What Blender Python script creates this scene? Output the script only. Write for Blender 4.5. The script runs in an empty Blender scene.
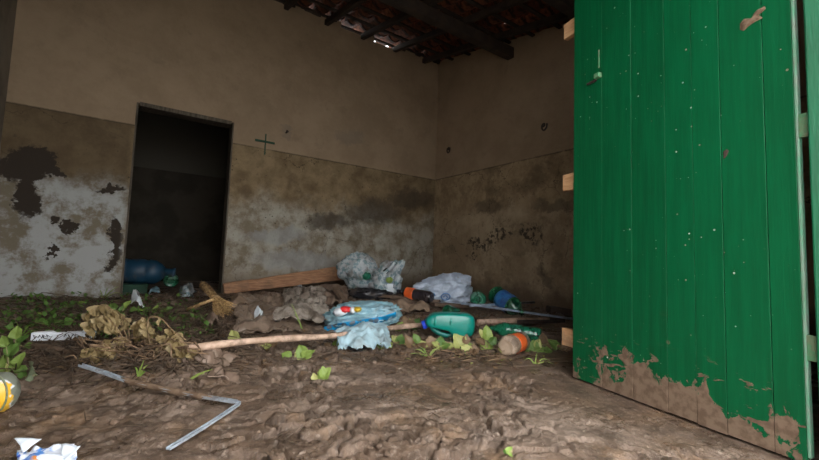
import bpy, bmesh, math, random
import numpy as np
from mathutils import Vector, Matrix, noise, Quaternion
random.seed(7)
sc = bpy.context.scene
col = sc.collection
PI = math.pi

# ------------------------------------------------------------------ camera
FPX, PITCH, ROLL, TH = 400.0, math.radians(4.25), math.radians(-2.0), math.radians(35.0)
CAMZ = 0.55
CAM = Vector((0, 0, CAMZ))
def _basis():
    ex = Vector((1, 0, 0)); fw = Vector((0, math.cos(PITCH), math.sin(PITCH)))
    up = ex.cross(fw)
    r2 = math.cos(ROLL)*ex - math.sin(ROLL)*up
    u2 = math.cos(ROLL)*up + math.sin(ROLL)*ex
    X = Vector((math.cos(TH), math.sin(TH), 0)); Y = Vector((-math.sin(TH), math.cos(TH), 0))
    w = lambda v: Vector((v.dot(X), v.dot(Y), v.z))
    return w(r2), w(u2), w(fw)
CR, CU, CF = _basis()
cam_d = bpy.data.cameras.new('camera'); cam = bpy.data.objects.new('camera', cam_d); col.objects.link(cam)
cam_d.sensor_width = 36; cam_d.lens = FPX/819*36; cam_d.clip_start = 0.02
cam.matrix_world = Matrix(((CR.x, CU.x, -CF.x, 0), (CR.y, CU.y, -CF.y, 0), (CR.z, CU.z, -CF.z, CAMZ), (0, 0, 0, 1)))
sc.camera = cam

# ------------------------------------------------------------------ sky, exposure
world = bpy.data.worlds.new('overcast_sky'); sc.world = world; world.use_nodes = True
bg = world.node_tree.nodes['Background']
bg.inputs[0].default_value = (0.97, 0.98, 1.0, 1); bg.inputs[1].default_value = 1.0
vs = sc.view_settings
vs.view_transform = 'Standard'; vs.look = 'None'; vs.gamma = 1; vs.use_curve_mapping = False
vs.exposure = 2.88

# ------------------------------------------------------------------ numbers of the room (metres)
YB = 4.68          # inner face of the back wall
XR = 3.72          # inner face of the right wall
XL = -0.93         # inner face of the left wall
YF = 0.29          # inner face of the front wall
ZP = 1.76          # painted dado line
def zroof(y): return 3.60 - 0.20*(YB - y)
DX0, DX1, DZ1 = -0.03, 0.86, 1.99    # opening in the back wall
OX0, OX1, OZ1 = -0.40, 1.66, 2.5    # street doorway

def ray(px, py):
    return (CR*((px-409.5)/FPX) - CU*((py-230)/FPX) + CF)
def onY(px, py, y): d = ray(px, py); return CAM + d*(y/d.y)
def onX(px, py, x): d = ray(px, py); return CAM + d*(x/d.x)
def onZ(px, py, z): d = ray(px, py); return CAM + d*((z-CAMZ)/d.z)

# ------------------------------------------------------------------ terrain
_rng = np.random.RandomState(3)
_perm = _rng.permutation(512); _perm = np.concatenate([_perm, _perm, _perm])
_ang = _rng.rand(512)*2*np.pi; _gx, _gy = np.cos(_ang), np.sin(_ang)
def pn(x, y, s=0):
    x = np.asarray(x, float)+s*17.3+100; y = np.asarray(y, float)+s*9.1+100
    xi = np.floor(x).astype(int); yi = np.floor(y).astype(int); xf = x-xi; yf = y-yi
    u = xf*xf*xf*(xf*(xf*6-15)+10); v = yf*yf*yf*(yf*(yf*6-15)+10)
    def g(ix, iy, fx, fy):
        h = _perm[(_perm[ix & 511]+iy) & 511]
        return _gx[h]*fx+_gy[h]*fy
    a = g(xi, yi, xf, yf); b = g(xi+1, yi, xf-1, yf); c = g(xi, yi+1, xf, yf-1); d = g(xi+1, yi+1, xf-1, yf-1)
    return ((a+(b-a)*u)+((c+(d-c)*u)-(a+(b-a)*u))*v)*1.5
def sst(a, b, t):
    t = np.clip((t-a)/(b-a), 0, 1); return t*t*(3-2*t)
MOUNDS = [(2.15, 3.95, 0.55, 0.45, 0.13), (2.75, 3.05, 0.7, 0.5, 0.10), (0.2, 2.15, 0.35, 0.22, 0.07), (1.25, 3.3, 0.5, 0.4, 0.05)]
def gbase(x, y):
    x = np.asarray(x, float); y = np.asarray(y, float)
    z = 0.005 + 0.115*sst(1.7, 4.1, y)
    for mx, my, sx, sy, a in MOUNDS:
        z = z + a*np.exp(-((x-mx)/sx)**2-((y-my)/sy)**2)
    return z
def worley(x, y, seed=0):
    """F1, F2 and a random value per cell"""
    xi = np.floor(x).astype(int); yi = np.floor(y).astype(int)
    f1 = np.full(x.shape, 9.0); f2 = np.full(x.shape, 9.0); val = np.zeros(x.shape)
    for dx in (-1, 0, 1):
        for dy in (-1, 0, 1):
            h = _perm[(_perm[(xi+dx+seed*31) & 511]+yi+dy) & 511]
            px = xi+dx+(h % 23)/23.0; py = yi+dy+(h % 29)/29.0
            d = np.hypot(x-px, y-py); near = d < f1
            f2 = np.where(near, f1, np.minimum(f2, d)); val = np.where(near, (h % 37)/37.0, val); f1 = np.minimum(f1, d)
    return f1, f2, val
def gfull(x, y):
    x = np.asarray(x, float); y = np.asarray(y, float)
    z = gbase(x, y)
    calm = sst(1.35, 1.75, x)*(1-sst(1.4, 2.1, y))      # the door sweeps the right side smooth
    out = sst(0.75, 0.3, y)
    amp = (1-0.85*calm)*(1-0.6*out)
    wx = x+0.10*pn(x*4, y*4, 5)+0.03*pn(x*15, y*15, 15); wy = y+0.10*pn(x*4, y*4, 6)+0.03*pn(x*15, y*15, 16)
    c, s = math.cos(0.75), math.sin(0.75)
    a = wx*c-wy*s; b = wx*s+wy*c
    lump = pn(wx*2.2, wy*2.2, 3)
    patch = sst(-0.12, 0.30, pn(x*1.6, y*1.6, 12)+0.12*sst(0.5, 1.0, x)*sst(2.4, 1.6, y))
    f1, f2, v1 = worley(a*6, b*11, 1); e1 = sst(0.0, 0.16, f2-f1)
    g1_, g2_, v2 = worley(a*16, b*24, 2); e2 = sst(0.0, 0.22, g2_-g1_)
    plates = (v1-0.5)*0.030*e1-0.030*(1-e1)
    bits = (v2-0.35)*0.021*e2-0.012*(1-e2)
    clod = 1-np.abs(pn(a*9, b*14, 1))*2
    z = z + amp*(0.022*lump + (0.2+0.8*patch)*plates + (0.05+0.95*patch*patch*sst(0.25, 0.9, x))*bits + patch*0.008*clod*sst(0.1, 0.8, x)
                 + 0.005*np.abs(pn(wx*26, wy*30, 4)) + 0.003*pn(x*60, y*60, 8))
    rough = sst(2.0, 2.6, y)+sst(0.6, 0.2, x)*sst(1.2, 1.6, y)
    z = z + 0.012*np.clip(rough, 0, 1)*(pn(x*14, y*14, 9)+0.6*pn(x*30, y*30, 10))
    return z
xs = np.concatenate([np.arange(XL-0.05, 0.0, 0.012), np.arange(0.0, 2.0, 0.0075), np.arange(2.0, XR+0.06, 0.014)])
ys = [-0.15]
while ys[-1] < YB+0.35: ys.append(ys[-1]+(0.02 if ys[-1] < 0.7 else 0.0065+0.0026*max(0, ys[-1]-1.0)))
ys = np.array(ys); XX, YY = np.meshgrid(xs, ys); ZZ = gfull(XX, YY)
import bisect
_xl, _yl, _zl = xs.tolist(), ys.tolist(), ZZ.tolist()
def gz(x, y):
    i_ = min(len(_xl)-2, max(0, bisect.bisect(_xl, x)-1)); j_ = min(len(_yl)-2, max(0, bisect.bisect(_yl, y)-1))
    u = min(1, max(0, (x-_xl[i_])/(_xl[i_+1]-_xl[i_]))); v = min(1, max(0, (y-_yl[j_])/(_yl[j_+1]-_yl[j_])))
    return (_zl[j_][i_]*(1-u)+_zl[j_][i_+1]*u)*(1-v)+(_zl[j_+1][i_]*(1-u)+_zl[j_+1][i_+1]*u)*v
def gb(x, y):
    z = 0.005+0.115*(lambda t: t*t*(3-2*t))(min(1, max(0, (y-1.7)/2.4)))
    for mx, my, sx, sy, a in MOUNDS: z += a*math.exp(-((x-mx)/sx)**2-((y-my)/sy)**2)
    return z
def G(px, py, dz=0.0):
    d = ray(px, py); t = 0.3
    while t < 9:
        p = CAM+d*t
        if p.z < gb(p.x, p.y): break
        t += 0.02
    p = CAM+d*t
    return Vector((p.x, p.y, gz(p.x, p.y)+dz))
def depth(p): return (p-CAM).dot(CF)
def mpp(p): return depth(p)/FPX      # metres per pixel at a point

# ------------------------------------------------------------------ object helpers
def tag(o, label=None, cat=None, group=None, kind=None):
    if label: o['label'] = label
    if cat: o['category'] = cat
    if group: o['group'] = group
    if kind: o['kind'] = kind
    return o
def empty(name, loc=(0, 0, 0)):
    o = bpy.data.objects.new(name, None); o.location = loc; o.empty_display_size = 0.05; col.objects.link(o); return o
class MB:
    def __init__(s): s.v = []; s.f = []
    def add(s, vs, fs):
        n = len(s.v); s.v += [tuple(v) for v in vs]; s.f += [tuple(i+n for i in f) for f in fs]; return s
    def box(s, a, b):
        x0, y0, z0 = a; x1, y1, z1 = b
        return s.add([(x0,y0,z0),(x1,y0,z0),(x1,y1,z0),(x0,y1,z0),(x0,y0,z1),(x1,y0,z1),(x1,y1,z1),(x0,y1,z1)],
                     [(3,2,1,0),(4,5,6,7),(0,1,5,4),(1,2,6,5),(2,3,7,6),(3,0,4,7)])
    def beam(s, p, q, w, h, up=(0, 0, 1)):
        p = Vector(p); q = Vector(q); d = (q-p).normalized(); up = Vector(up)
        r = d.cross(up).normalized()*w/2; u = r.cross(d).normalized()*h/2
        vs = [p-r-u, p+r-u, p+r+u, p-r+u, q-r-u, q+r-u, q+r+u, q-r+u]
        return s.add(vs, [(0,1,2,3),(7,6,5,4),(1,0,4,5),(2,1,5,6),(3,2,6,7),(0,3,7,4)])
    def tube(s, pts, rad, n=6, cap=True):
        pts = [Vector(p) for p in pts]; m = len(pts)
        rads = rad if isinstance(rad, (list, tuple)) else [rad]*m
        t0 = (pts[1]-pts[0]).normalized(); a = t0.orthogonal().normalized(); vs = []
        for i, p in enumerate(pts):
            t = (pts[min(i+1, m-1)]-pts[max(i-1, 0)])
            t = t.normalized() if t.length > 1e-9 else t0
            a = a-t*a.dot(t)
            a = a.normalized() if a.length > 1e-6 else t.orthogonal().normalized()
            b = t.cross(a)
            vs += [p+(a*math.cos(2*PI*k/n)+b*math.sin(2*PI*k/n))*rads[i] for k in range(n)]
        fs = [(i*n+k, i*n+(k+1)%n, (i+1)*n+(k+1)%n, (i+1)*n+k) for i in range(m-1) for k in range(n)]
        if cap: fs += [tuple(range(n))[::-1], tuple(range((m-1)*n, m*n))]
        return s.add(vs, fs)
    def lathe(s, prof, n=20, M=None, wob=None):
        # prof: (t along +Z, radius)
        vs = []
        for t, r in prof:
            for k in range(n):
                a = 2*PI*k/n; rr = r*(wob(t, a) if wob else 1)
                v = Vector((rr*math.cos(a), rr*math.sin(a), t)); vs.append(M @ v if M else v)
        m = len(prof)
        fs = [(i*n+k, i*n+(k+1)%n, (i+1)*n+(k+1)%n, (i+1)*n+k) for i in range(m-1) for k in range(n)]
        fs += [tuple(range(n))[::-1], tuple(range((m-1)*n, m*n))]
        return s.add(vs, fs)
    def build(s, name, mat, parent=None, smooth=True, origin=None, bevel=0, solid=0, sub=0):
        o0 = Vector(origin) if origin is not None else Vector((0, 0, 0))
        me = bpy.data.meshes.new(name); me.from_pydata([tuple(Vector(v)-o0) for v in s.v], [], s.f); me.update()
        if mat: me.materials.append(mat)
        if smooth: me.polygons.foreach_set('use_smooth', [True]*len(me.polygons))
        o = bpy.data.objects.new(name, me); col.objects.link(o)
        if parent: o.parent = parent
        o.location = o0 - (Vector(parent.location) if parent else Vector((0, 0, 0)))
        if parent and parent.parent: o.location = o0 - Vector(parent.location) - Vector(parent.parent.location)
        if bevel:
            m = o.modifiers.new('bevel', 'BEVEL'); m.width = bevel; m.segments = 2; m.limit_method = 'ANGLE'
        if solid:
            m = o.modifiers.new('solid', 'SOLIDIFY'); m.thickness = solid; m.offset = 0
        if sub:
            m = o.modifiers.new('sub', 'SUBSURF'); m.levels = sub; m.render_levels = sub
        return o
def frame(p, d, up=(0, 0, 1)):
    """matrix with local Z along d, at p"""
    d = Vector(d).normalized(); up = Vector(up)
    x = up.cross(d)
    if x.length < 1e-4: x = Vector((1, 0, 0)).cross(d)
    x.normalize(); y = d.cross(x)
    return Matrix(((x.x, y.x, d.x, p[0]), (x.y, y.y, d.y, p[1]), (x.z, y.z, d.z, p[2]), (0, 0, 0, 1)))
def spline(pts, n=10):
    pts = [Vector(p) for p in pts]; out = []
    for i in range(len(pts)-1):
        p0 = pts[max(i-1, 0)]; p1 = pts[i]; p2 = pts[i+1]; p3 = pts[min(i+2, len(pts)-1)]
        for k in range(n):
            t = k/n
            out.append(0.5*((2*p1)+(p2-p0)*t+(2*p0-5*p1+4*p2-p3)*t*t+(3*p1-p0-3*p2+p3)*t**3))
    out.append(pts[-1]); return out

# ------------------------------------------------------------------ material helpers
class NT:
    def __init__(s, name):
        s.m = bpy.data.materials.new(name); s.m.use_nodes = True; s.t = s.m.node_tree
        s.p = s.t.nodes['Principled BSDF']; s.out = s.t.nodes['Material Output']; s._co = {}
    def n(s, typ, **kw):
        nd = s.t.nodes.new(typ)
        for k, v in kw.items(): setattr(nd, k, v)
        return nd
    def link(s, a, b): s.t.links.new(a, b)
    def put(s, sock, v):
        if hasattr(v, 'is_output') or isinstance(v, bpy.types.NodeSocket): s.link(v, sock)
        else: sock.default_value = v
    def co(s, which='Object'):
        if which not in s._co:
            s._co[which] = s.n('ShaderNodeTexCoord').outputs[which]
        return s._co[which]
    def math(s, op, a, b=0.0, c=None):
        nd = s.n('ShaderNodeMath', operation=op); s.put(nd.inputs[0], a); s.put(nd.inputs[1], b)
        if c is not None: s.put(nd.inputs[2], c)
        return nd.outputs[0]
    def noise(s, scale, detail=4, rough=0.55, vec=None, dist=0.0, color=False):
        nd = s.n('ShaderNodeTexNoise'); nd.inputs['Scale'].default_value = scale; nd.inputs['Detail'].default_value = detail
        nd.inputs['Roughness'].default_value = rough; nd.inputs['Distortion'].default_value = dist
        s.link(vec if vec is not None else s.co(), nd.inputs['Vector'])
        return nd.outputs['Color' if color else 'Fac']
    def voro(s, scale, feat='F1', vec=None, out='Distance', rand=1.0):
        nd = s.n('ShaderNodeTexVoronoi', feature=feat); nd.inputs['Scale'].default_value = scale; nd.inputs['Randomness'].default_value = rand
        s.link(vec if vec is not None else s.co(), nd.inputs['Vector']); return nd.outputs[out]
    def step(s, v, a, b, smooth=True):
        nd = s.n('ShaderNodeMapRange'); nd.interpolation_type = 'SMOOTHSTEP' if smooth else 'LINEAR'; nd.clamp = True
        s.put(nd.inputs[0], v); nd.inputs[1].default_value = a; nd.inputs[2].default_value = b
        nd.inputs[3].default_value = 0; nd.inputs[4].default_value = 1
        if a > b:
            nd.inputs[1].default_value = b; nd.inputs[2].default_value = a; nd.inputs[3].default_value = 1; nd.inputs[4].default_value = 0
        return nd.outputs[0]
    def mix(s, f, a, b, blend='MIX'):
        nd = s.n('ShaderNodeMix', data_type='RGBA', blend_type=blend); s.put(nd.inputs[0], f)
        s.put(nd.inputs[6], a if not isinstance(a, tuple) or len(a) == 4 else a+(1,)); s.put(nd.inputs[7], b if not isinstance(b, tuple) or len(b) == 4 else b+(1,))
        return nd.outputs[2]
    def xyz(s, vec=None):
        nd = s.n('ShaderNodeSeparateXYZ'); s.link(vec if vec is not None else s.co(), nd.inputs[0]); return nd.outputs
    def warp(s, amt, scale, vec=None, detail=3):
        base = vec if vec is not None else s.co()
        c = s.noise(scale, detail, 0.6, base, color=True)
        sub = s.n('ShaderNodeVectorMath', operation='SUBTRACT'); s.link(c, sub.inputs[0]); sub.inputs[1].default_value = (0.5, 0.5, 0.5)
        sc_ = s.n('ShaderNodeVectorMath', operation='SCALE'); s.link(sub.outputs[0], sc_.inputs[0]); sc_.inputs['Scale'].default_value = amt
        ad = s.n('ShaderNodeVectorMath', operation='ADD'); s.link(base, ad.inputs[0]); s.link(sc_.outputs[0], ad.inputs[1])
        return ad.outputs[0]
    def scaled(s, v3, vec=None):
        nd = s.n('ShaderNodeMapping'); s.link(vec if vec is not None else s.co(), nd.inputs[0]); nd.inputs['Scale'].default_value = v3; return nd.outputs[0]
    def ellipse(s, u, v, cu, cv, ru, rv, rot=0, soft=0.3):
        du = s.math('SUBTRACT', u, cu); dv = s.math('SUBTRACT', v, cv)
        if rot:
            c, q = math.cos(rot), math.sin(rot)
            a = s.math('ADD', s.math('MULTIPLY', du, c), s.math('MULTIPLY', dv, q))
            b = s.math('SUBTRACT', s.math('MULTIPLY', dv, c), s.math('MULTIPLY', du, q)); du, dv = a, b
        d = s.math('ADD', s.math('POWER', s.math('ABSOLUTE', s.math('DIVIDE', du, ru)), 2), s.math('POWER', s.math('ABSOLUTE', s.math('DIVIDE', dv, rv)), 2))
        return s.step(d, 1+soft, 1-soft)
    def mx(s, *a):
        r = a[0]
        for b in a[1:]: r = s.math('MAXIMUM', r, b)
        return r
    def bump(s, h, strength=0.5, dist=0.01):
        nd = s.n('ShaderNodeBump'); nd.inputs['Strength'].default_value = strength; nd.inputs['Distance'].default_value = dist
        s.put(nd.inputs['Height'], h); s.link(nd.outputs[0], s.p.inputs['Normal'])
    def set(s, color=None, rough=None, metal=None, spec=None, trans=None, alpha=None):
        for k, v in (('Base Color', color), ('Roughness', rough), ('Metallic', metal), ('Specular IOR Level', spec), ('Transmission Weight', trans), ('Alpha', alpha)):
            if v is not None: s.put(s.p.inputs[k], v if not (isinstance(v, tuple) and len(v) == 3) else v+(1,))
        return s.m
def srgb(r, g, b):
    f = lambda c: (c/255/12.92 if c/255 <= 0.04045 else ((c/255+0.055)/1.055)**2.4)
    return (f(r), f(g), f(b))

# ---- mud
def mat_mud(name='mud', dark=1.0):
    k = NT(name)
    n1 = k.noise(1.8, 5, 0.6); n2 = k.noise(9, 6, 0.65); n3 = k.noise(55, 5, 0.65); n4 = k.noise(4, 5, 0.6)
    c = k.mix(k.step(n1, 0.40, 0.62), (0.155, 0.098, 0.062), (0.25, 0.180, 0.134))
    c = k.mix(k.math('MULTIPLY', k.step(n4, 0.5, 0.68), 0.7), c, (0.24, 0.145, 0.078))
    c = k.mix(k.math('MULTIPLY', k.step(n2, 0.43, 0.60), 0.85), c, (0.090, 0.057, 0.036))
    c = k.mix(k.math('MULTIPLY', k.step(n3, 0.54, 0.70), 0.7), c, (0.36, 0.28, 0.22))
    wet = k.step(k.noise(3.4, 5, 0.65), 0.46, 0.60)
    r = k.math('SUBTRACT', 0.52, k.math('MULTIPLY', wet, 0.32))
    k.set(c, r, spec=0.5)
    h = k.math('ADD', k.noise(28, 8, 0.72), k.math('MULTIPLY', k.noise(110, 5, 0.7), 0.5))
    k.bump(h, 0.6, 0.03)
    return k.m
M = {}
M['mud'] = mat_mud()
def simple(name, c1, c2=None, scale=12, rough=0.6, metal=0, spec=0.5, bump=0.2, dirt=None, dscale=7, dlo=0.5, dhi=0.62, stretch=None, trans=0, mudcol=(0.13, 0.09, 0.06)):
    k = NT(name); vec = k.scaled(stretch) if stretch else None
    n = k.noise(scale, 5, 0.6, vec); col_ = k.mix(k.step(n, 0.35, 0.65), c1, c2 or tuple(v*0.75 for v in c1))
    r = rough
    if dirt:
        d = k.math('MULTIPLY', k.step(k.noise(dscale, 6, 0.65), dlo, dhi), dirt)
        col_ = k.mix(d, col_, mudcol); r = k.math('ADD', k.math('MULTIPLY', d, 0.8-rough), rough)
        if trans: trans = k.math('MULTIPLY', k.math('SUBTRACT', 1.0, d), trans)
        if metal: metal = k.math('MULTIPLY', k.math('SUBTRACT', 1.0, d), metal)
    k.set(col_, r, metal, spec, trans)
    if bump: k.bump(k.noise(scale*4, 5, 0.6, vec), bump, 0.005)
    return k.m
def plastic(name, c, alpha=0.8, rough=0.3, dirt=0.5, mottled=None, dlo=0.5, dhi=0.65, dscale=6):
    """thin plastic film: glossy diffuse + translucent, partly see-through"""
    k = NT(name)
    base = c
    if mottled: base = k.mix(k.step(k.noise(18, 5, 0.7), 0.45, 0.6), c, mottled)
    d = k.math('MULTIPLY', k.step(k.noise(dscale, 6, 0.65), dlo, dhi), dirt)
    base = k.mix(d, base, (0.14, 0.10, 0.07))
    k.set(base, k.math('ADD', rough, k.math('MULTIPLY', d, 0.4)), spec=0.6)
    tl = k.n('ShaderNodeBsdfTranslucent'); k.put(tl.inputs[0], base)
    m1 = k.n('ShaderNodeMixShader'); m1.inputs[0].default_value = 0.25; k.link(k.p.outputs[0], m1.inputs[1]); k.link(tl.outputs[0], m1.inputs[2])
    tp = k.n('ShaderNodeBsdfTransparent')
    m2 = k.n('ShaderNodeMixShader'); k.put(m2.inputs[0], k.math('MINIMUM', 1.0, k.math('ADD', k.math('MULTIPLY', d, 0.3), alpha)))
    k.link(tp.outputs[0], m2.inputs[1]); k.link(m1.outputs[0], m2.inputs[2]); k.link(m2.outputs[0], k.out.inputs[0])
    k.bump(k.noise(13, 4, 0.6), 0.4, 0.012)
    return k.m

# ---- walls
def mat_wall(name, axis, side):
    k = NT(name); w = k.warp(0.30, 4.5, k.warp(0.14, 16, detail=5), detail=5); X = k.xyz(w); x0 = k.xyz()
    U, V = (X[0], X[2]) if axis == 'x' else (X[1], X[2])
    z = x0[2]
    ZW = V
    n1 = k.noise(1.5, 6, 0.68); n2 = k.noise(5, 7, 0.7); n3 = k.noise(26, 5, 0.6)
    upper = k.mix(k.step(n1, 0.35, 0.65), (0.375, 0.272, 0.178), (0.30, 0.215, 0.138))
    upper = k.mix(k.math('MULTIPLY', k.step(n2, 0.55, 0.75), 0.35), upper, (0.19, 0.145, 0.10))
    # dado: flood-stained lime wash, ochre near the line, grey white further down
    ochre = k.mix(k.step(n2, 0.3, 0.7), (0.31, 0.225, 0.125), (0.16, 0.11, 0.06))
    grey = k.mix(k.step(n2, 0.38, 0.64), (0.42, 0.385, 0.315), (0.22, 0.178, 0.122))
    if side == 'right':  # right wall paler and warmer: extra daylight put into its colour
        grey = k.mix(k.step(n1, 0.3, 0.6), (0.47, 0.365, 0.24), (0.27, 0.195, 0.12))
        ochre = k.mix(k.step(n2, 0.3, 0.7), (0.42, 0.31, 0.185), (0.23, 0.16, 0.093))
    hh = k.math('ADD', ZW, k.math('MULTIPLY', k.math('SUBTRACT', n1, 0.5), 0.9))
    low = k.mix(k.step(hh, 0.95, 1.35), grey, ochre)
    low = k.mix(k.step(k.math('ADD', z, k.math('MULTIPLY', k.math('SUBTRACT', n2, 0.5), 0.5)), 0.42, 0.16), low, (0.15, 0.105, 0.07))
    low = k.mix(k.math('MULTIPLY', k.step(n3, 0.60, 0.72), 0.55), low, (0.10, 0.075, 0.05))
    # fine cracks
    cr = k.voro(1.7, 'DISTANCE_TO_EDGE', k.warp(0.35, 4, detail=5))
    crm = k.math('MULTIPLY', k.step(cr, 0.006, 0.002), k.step(k.noise(1.1, 2), 0.47, 0.55))
    low = k.mix(k.math('MULTIPLY', crm, 0.8), low, (0.05, 0.038, 0.027))
    # mould specks
    sp = k.math('MULTIPLY', k.step(k.voro(16), 0.16, 0.08), k.step(k.noise(2.3, 4), 0.55, 0.62))
    low = k.mix(k.math('MULTIPLY', sp, 0.75), low, (0.035, 0.027, 0.02))
    low = k.mix(k.math('MULTIPLY', k.step(k.noise(2.6, 6, 0.72), 0.5, 0.66), 0.55), low, (0.12, 0.085, 0.05))
    E = lambda px, py, rx, ry, rot=0, soft=0.25: k.ellipse(U, V, *PW(px, py), rx, ry, rot, soft)
    if side == 'back':
        def PW(px, py): p = onY(px, py, YB); return p.x, p.z
        damp = k.mx(E(375, 212, 0.42, 0.17, 0.12, 0.9), E(410, 200, 0.42, 0.13, 0.2, 0.9), E(330, 222, 0.3, 0.10, 0.1, 0.9))
        low = k.mix(k.math('MULTIPLY', damp, 0.75), low, (0.058, 0.046, 0.033))
        blu = k.mx(E(275, 235, 0.32, 0.09, 0.1, 0.7), E(300, 262, 0.5, 0.12, 0, 0.7))
        low = k.mix(k.math('MULTIPLY', blu, 0.5), low, (0.33, 0.34, 0.34))
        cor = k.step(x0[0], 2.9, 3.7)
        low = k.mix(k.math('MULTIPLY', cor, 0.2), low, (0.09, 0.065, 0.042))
        dado_left = k.step(x0[0], 0.0, -0.08)
        low = k.mix(k.math('MULTIPLY', dado_left, 0.6), low, (0.075, 0.052, 0.03))
        pale = k.mix(k.step(n2, 0.42, 0.6), (0.42, 0.42, 0.40), (0.20, 0.165, 0.115))
        low = k.mix(k.math('MULTIPLY', dado_left, k.step(V, 1.28, 1.02)), low, pale)
        peel = k.mx(E(24, 168, 0.17, 0.13, 0.2), E(44, 158, 0.15, 0.08, -0.5), E(28, 197, 0.09, 0.17, 0.25), E(57, 172, 0.08, 0.07),
                    E(111, 190, 0.10, 0.05, 0.5), E(115, 238, 0.045, 0.21, 0.05), E(113, 262, 0.06, 0.08), E(52, 222, 0.06, 0.035), E(70, 228, 0.06, 0.04), E(50, 250, 0.018, 0.06))
        peel = k.math('MULTIPLY', peel, dado_left)
        low = k.mix(peel, low, (0.045, 0.034, 0.025))
        up2 = k.mx(E(350, 138, 0.22, 0.10, 0.2, 0.7), E(286, 133, 0.07, 0.08, 0, 0.7))
        upper = k.mix(k.math('MULTIPLY', up2, 0.4), upper, (0.17, 0.15, 0.125))
    else:
        def PW(px, py): p = onX(px, py, XR); return p.y, p.z
        mould = k.mx(E(478, 243, 0.22, 0.07, 0.1, 0.5), E(500, 236, 0.22, 0.09, -0.2, 0.5), E(530, 234, 0.2, 0.10, 0.2, 0.5), E(472, 255, 0.1, 0.05, 0, 0.5))
        mould = k.math('MULTIPLY', mould, k.step(k.noise(14, 5, 0.7), 0.47, 0.55))
        low = k.mix(k.math('MULTIPLY', mould, 0.85), low, (0.03, 0.024, 0.018))
        dk = k.mx(E(560, 205, 0.35, 0.06, 0.1, 0.6), E(490, 205, 0.25, 0.08, 0, 0.6), E(545, 275, 0.14, 0.06, 0.7, 0.5))
        low = k.mix(k.math('MULTIPLY', dk, 0.5), low, (0.07, 0.055, 0.04))
        run = k.math('MULTIPLY', k.step(k.math('ABSOLUTE', k.math('SUBTRACT', U, 2.75)), 0.012, 0.004), k.step(V, 1.0, 0.95))
        low = k.mix(k.math('MULTIPLY', run, 0.5), low, (0.05, 0.04, 0.03))
    line = k.math('ADD', z, k.math('MULTIPLY', k.math('SUBTRACT', n3, 0.5), 0.012))
    c = k.mix(k.step(line, ZP-0.004, ZP+0.004), low, upper)
    edge = k.math('MULTIPLY', k.step(k.math('ABSOLUTE', k.math('SUBTRACT', line, ZP)), 0.012, 0.006), k.step(n2, 0.3, 0.5))
    c = k.mix(k.math('MULTIPLY', edge, 0.6), c, (0.06, 0.045, 0.03))
    k.set(c, 0.9, spec=0.2)
    k.bump(k.math('ADD', k.noise(9, 6, 0.6), k.math('MULTIPLY', n3, 0.3)), 0.45, 0.02)
    return k.m
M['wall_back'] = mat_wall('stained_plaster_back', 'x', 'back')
M['wall_right'] = mat_wall('stained_plaster_right', 'y', 'right')
M['plaster'] = simple('dirty_plaster', (0.24, 0.205, 0.16), (0.16, 0.135, 0.10), 3, 0.9, spec=0.2)
k = NT('shaded_two_tone_plaster'); zz = k.xyz()[2]
M['far_plaster'] = k.set(k.mix(k.step(zz, 1.74, 1.75), k.mix(k.step(k.noise(3), 0.4, 0.6), (0.05, 0.041, 0.03), (0.032, 0.027, 0.02)), (0.075, 0.066, 0.052)), 0.9, spec=0.2)  # two-tone paint darkened: the back room's shade is in the colour
M['outside_wall'] = simple('outside_plaster', (0.45, 0.43, 0.38), None, 3, 0.9)
M['dark_timber'] = simple('dark_timber', (0.050, 0.032, 0.022), (0.028, 0.019, 0.014), 10, 0.8, stretch=(1, 1, 1))
k = NT('terracotta_tile'); oi = k.n('ShaderNodeObjectInfo')
M['tile'] = k.set(k.mix(k.step(k.noise(14, 5), 0.4, 0.65), k.mix(oi.outputs['Random'], (0.10, 0.034, 0.018), (0.25, 0.085, 0.04)), (0.035, 0.02, 0.014)), 0.85, spec=0.3)
M['frame_wood'] = simple('old_frame_wood', (0.13, 0.105, 0.075), (0.06, 0.045, 0.03), 8, 0.8, stretch=(6, 6, 1), dirt=0.5)

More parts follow.
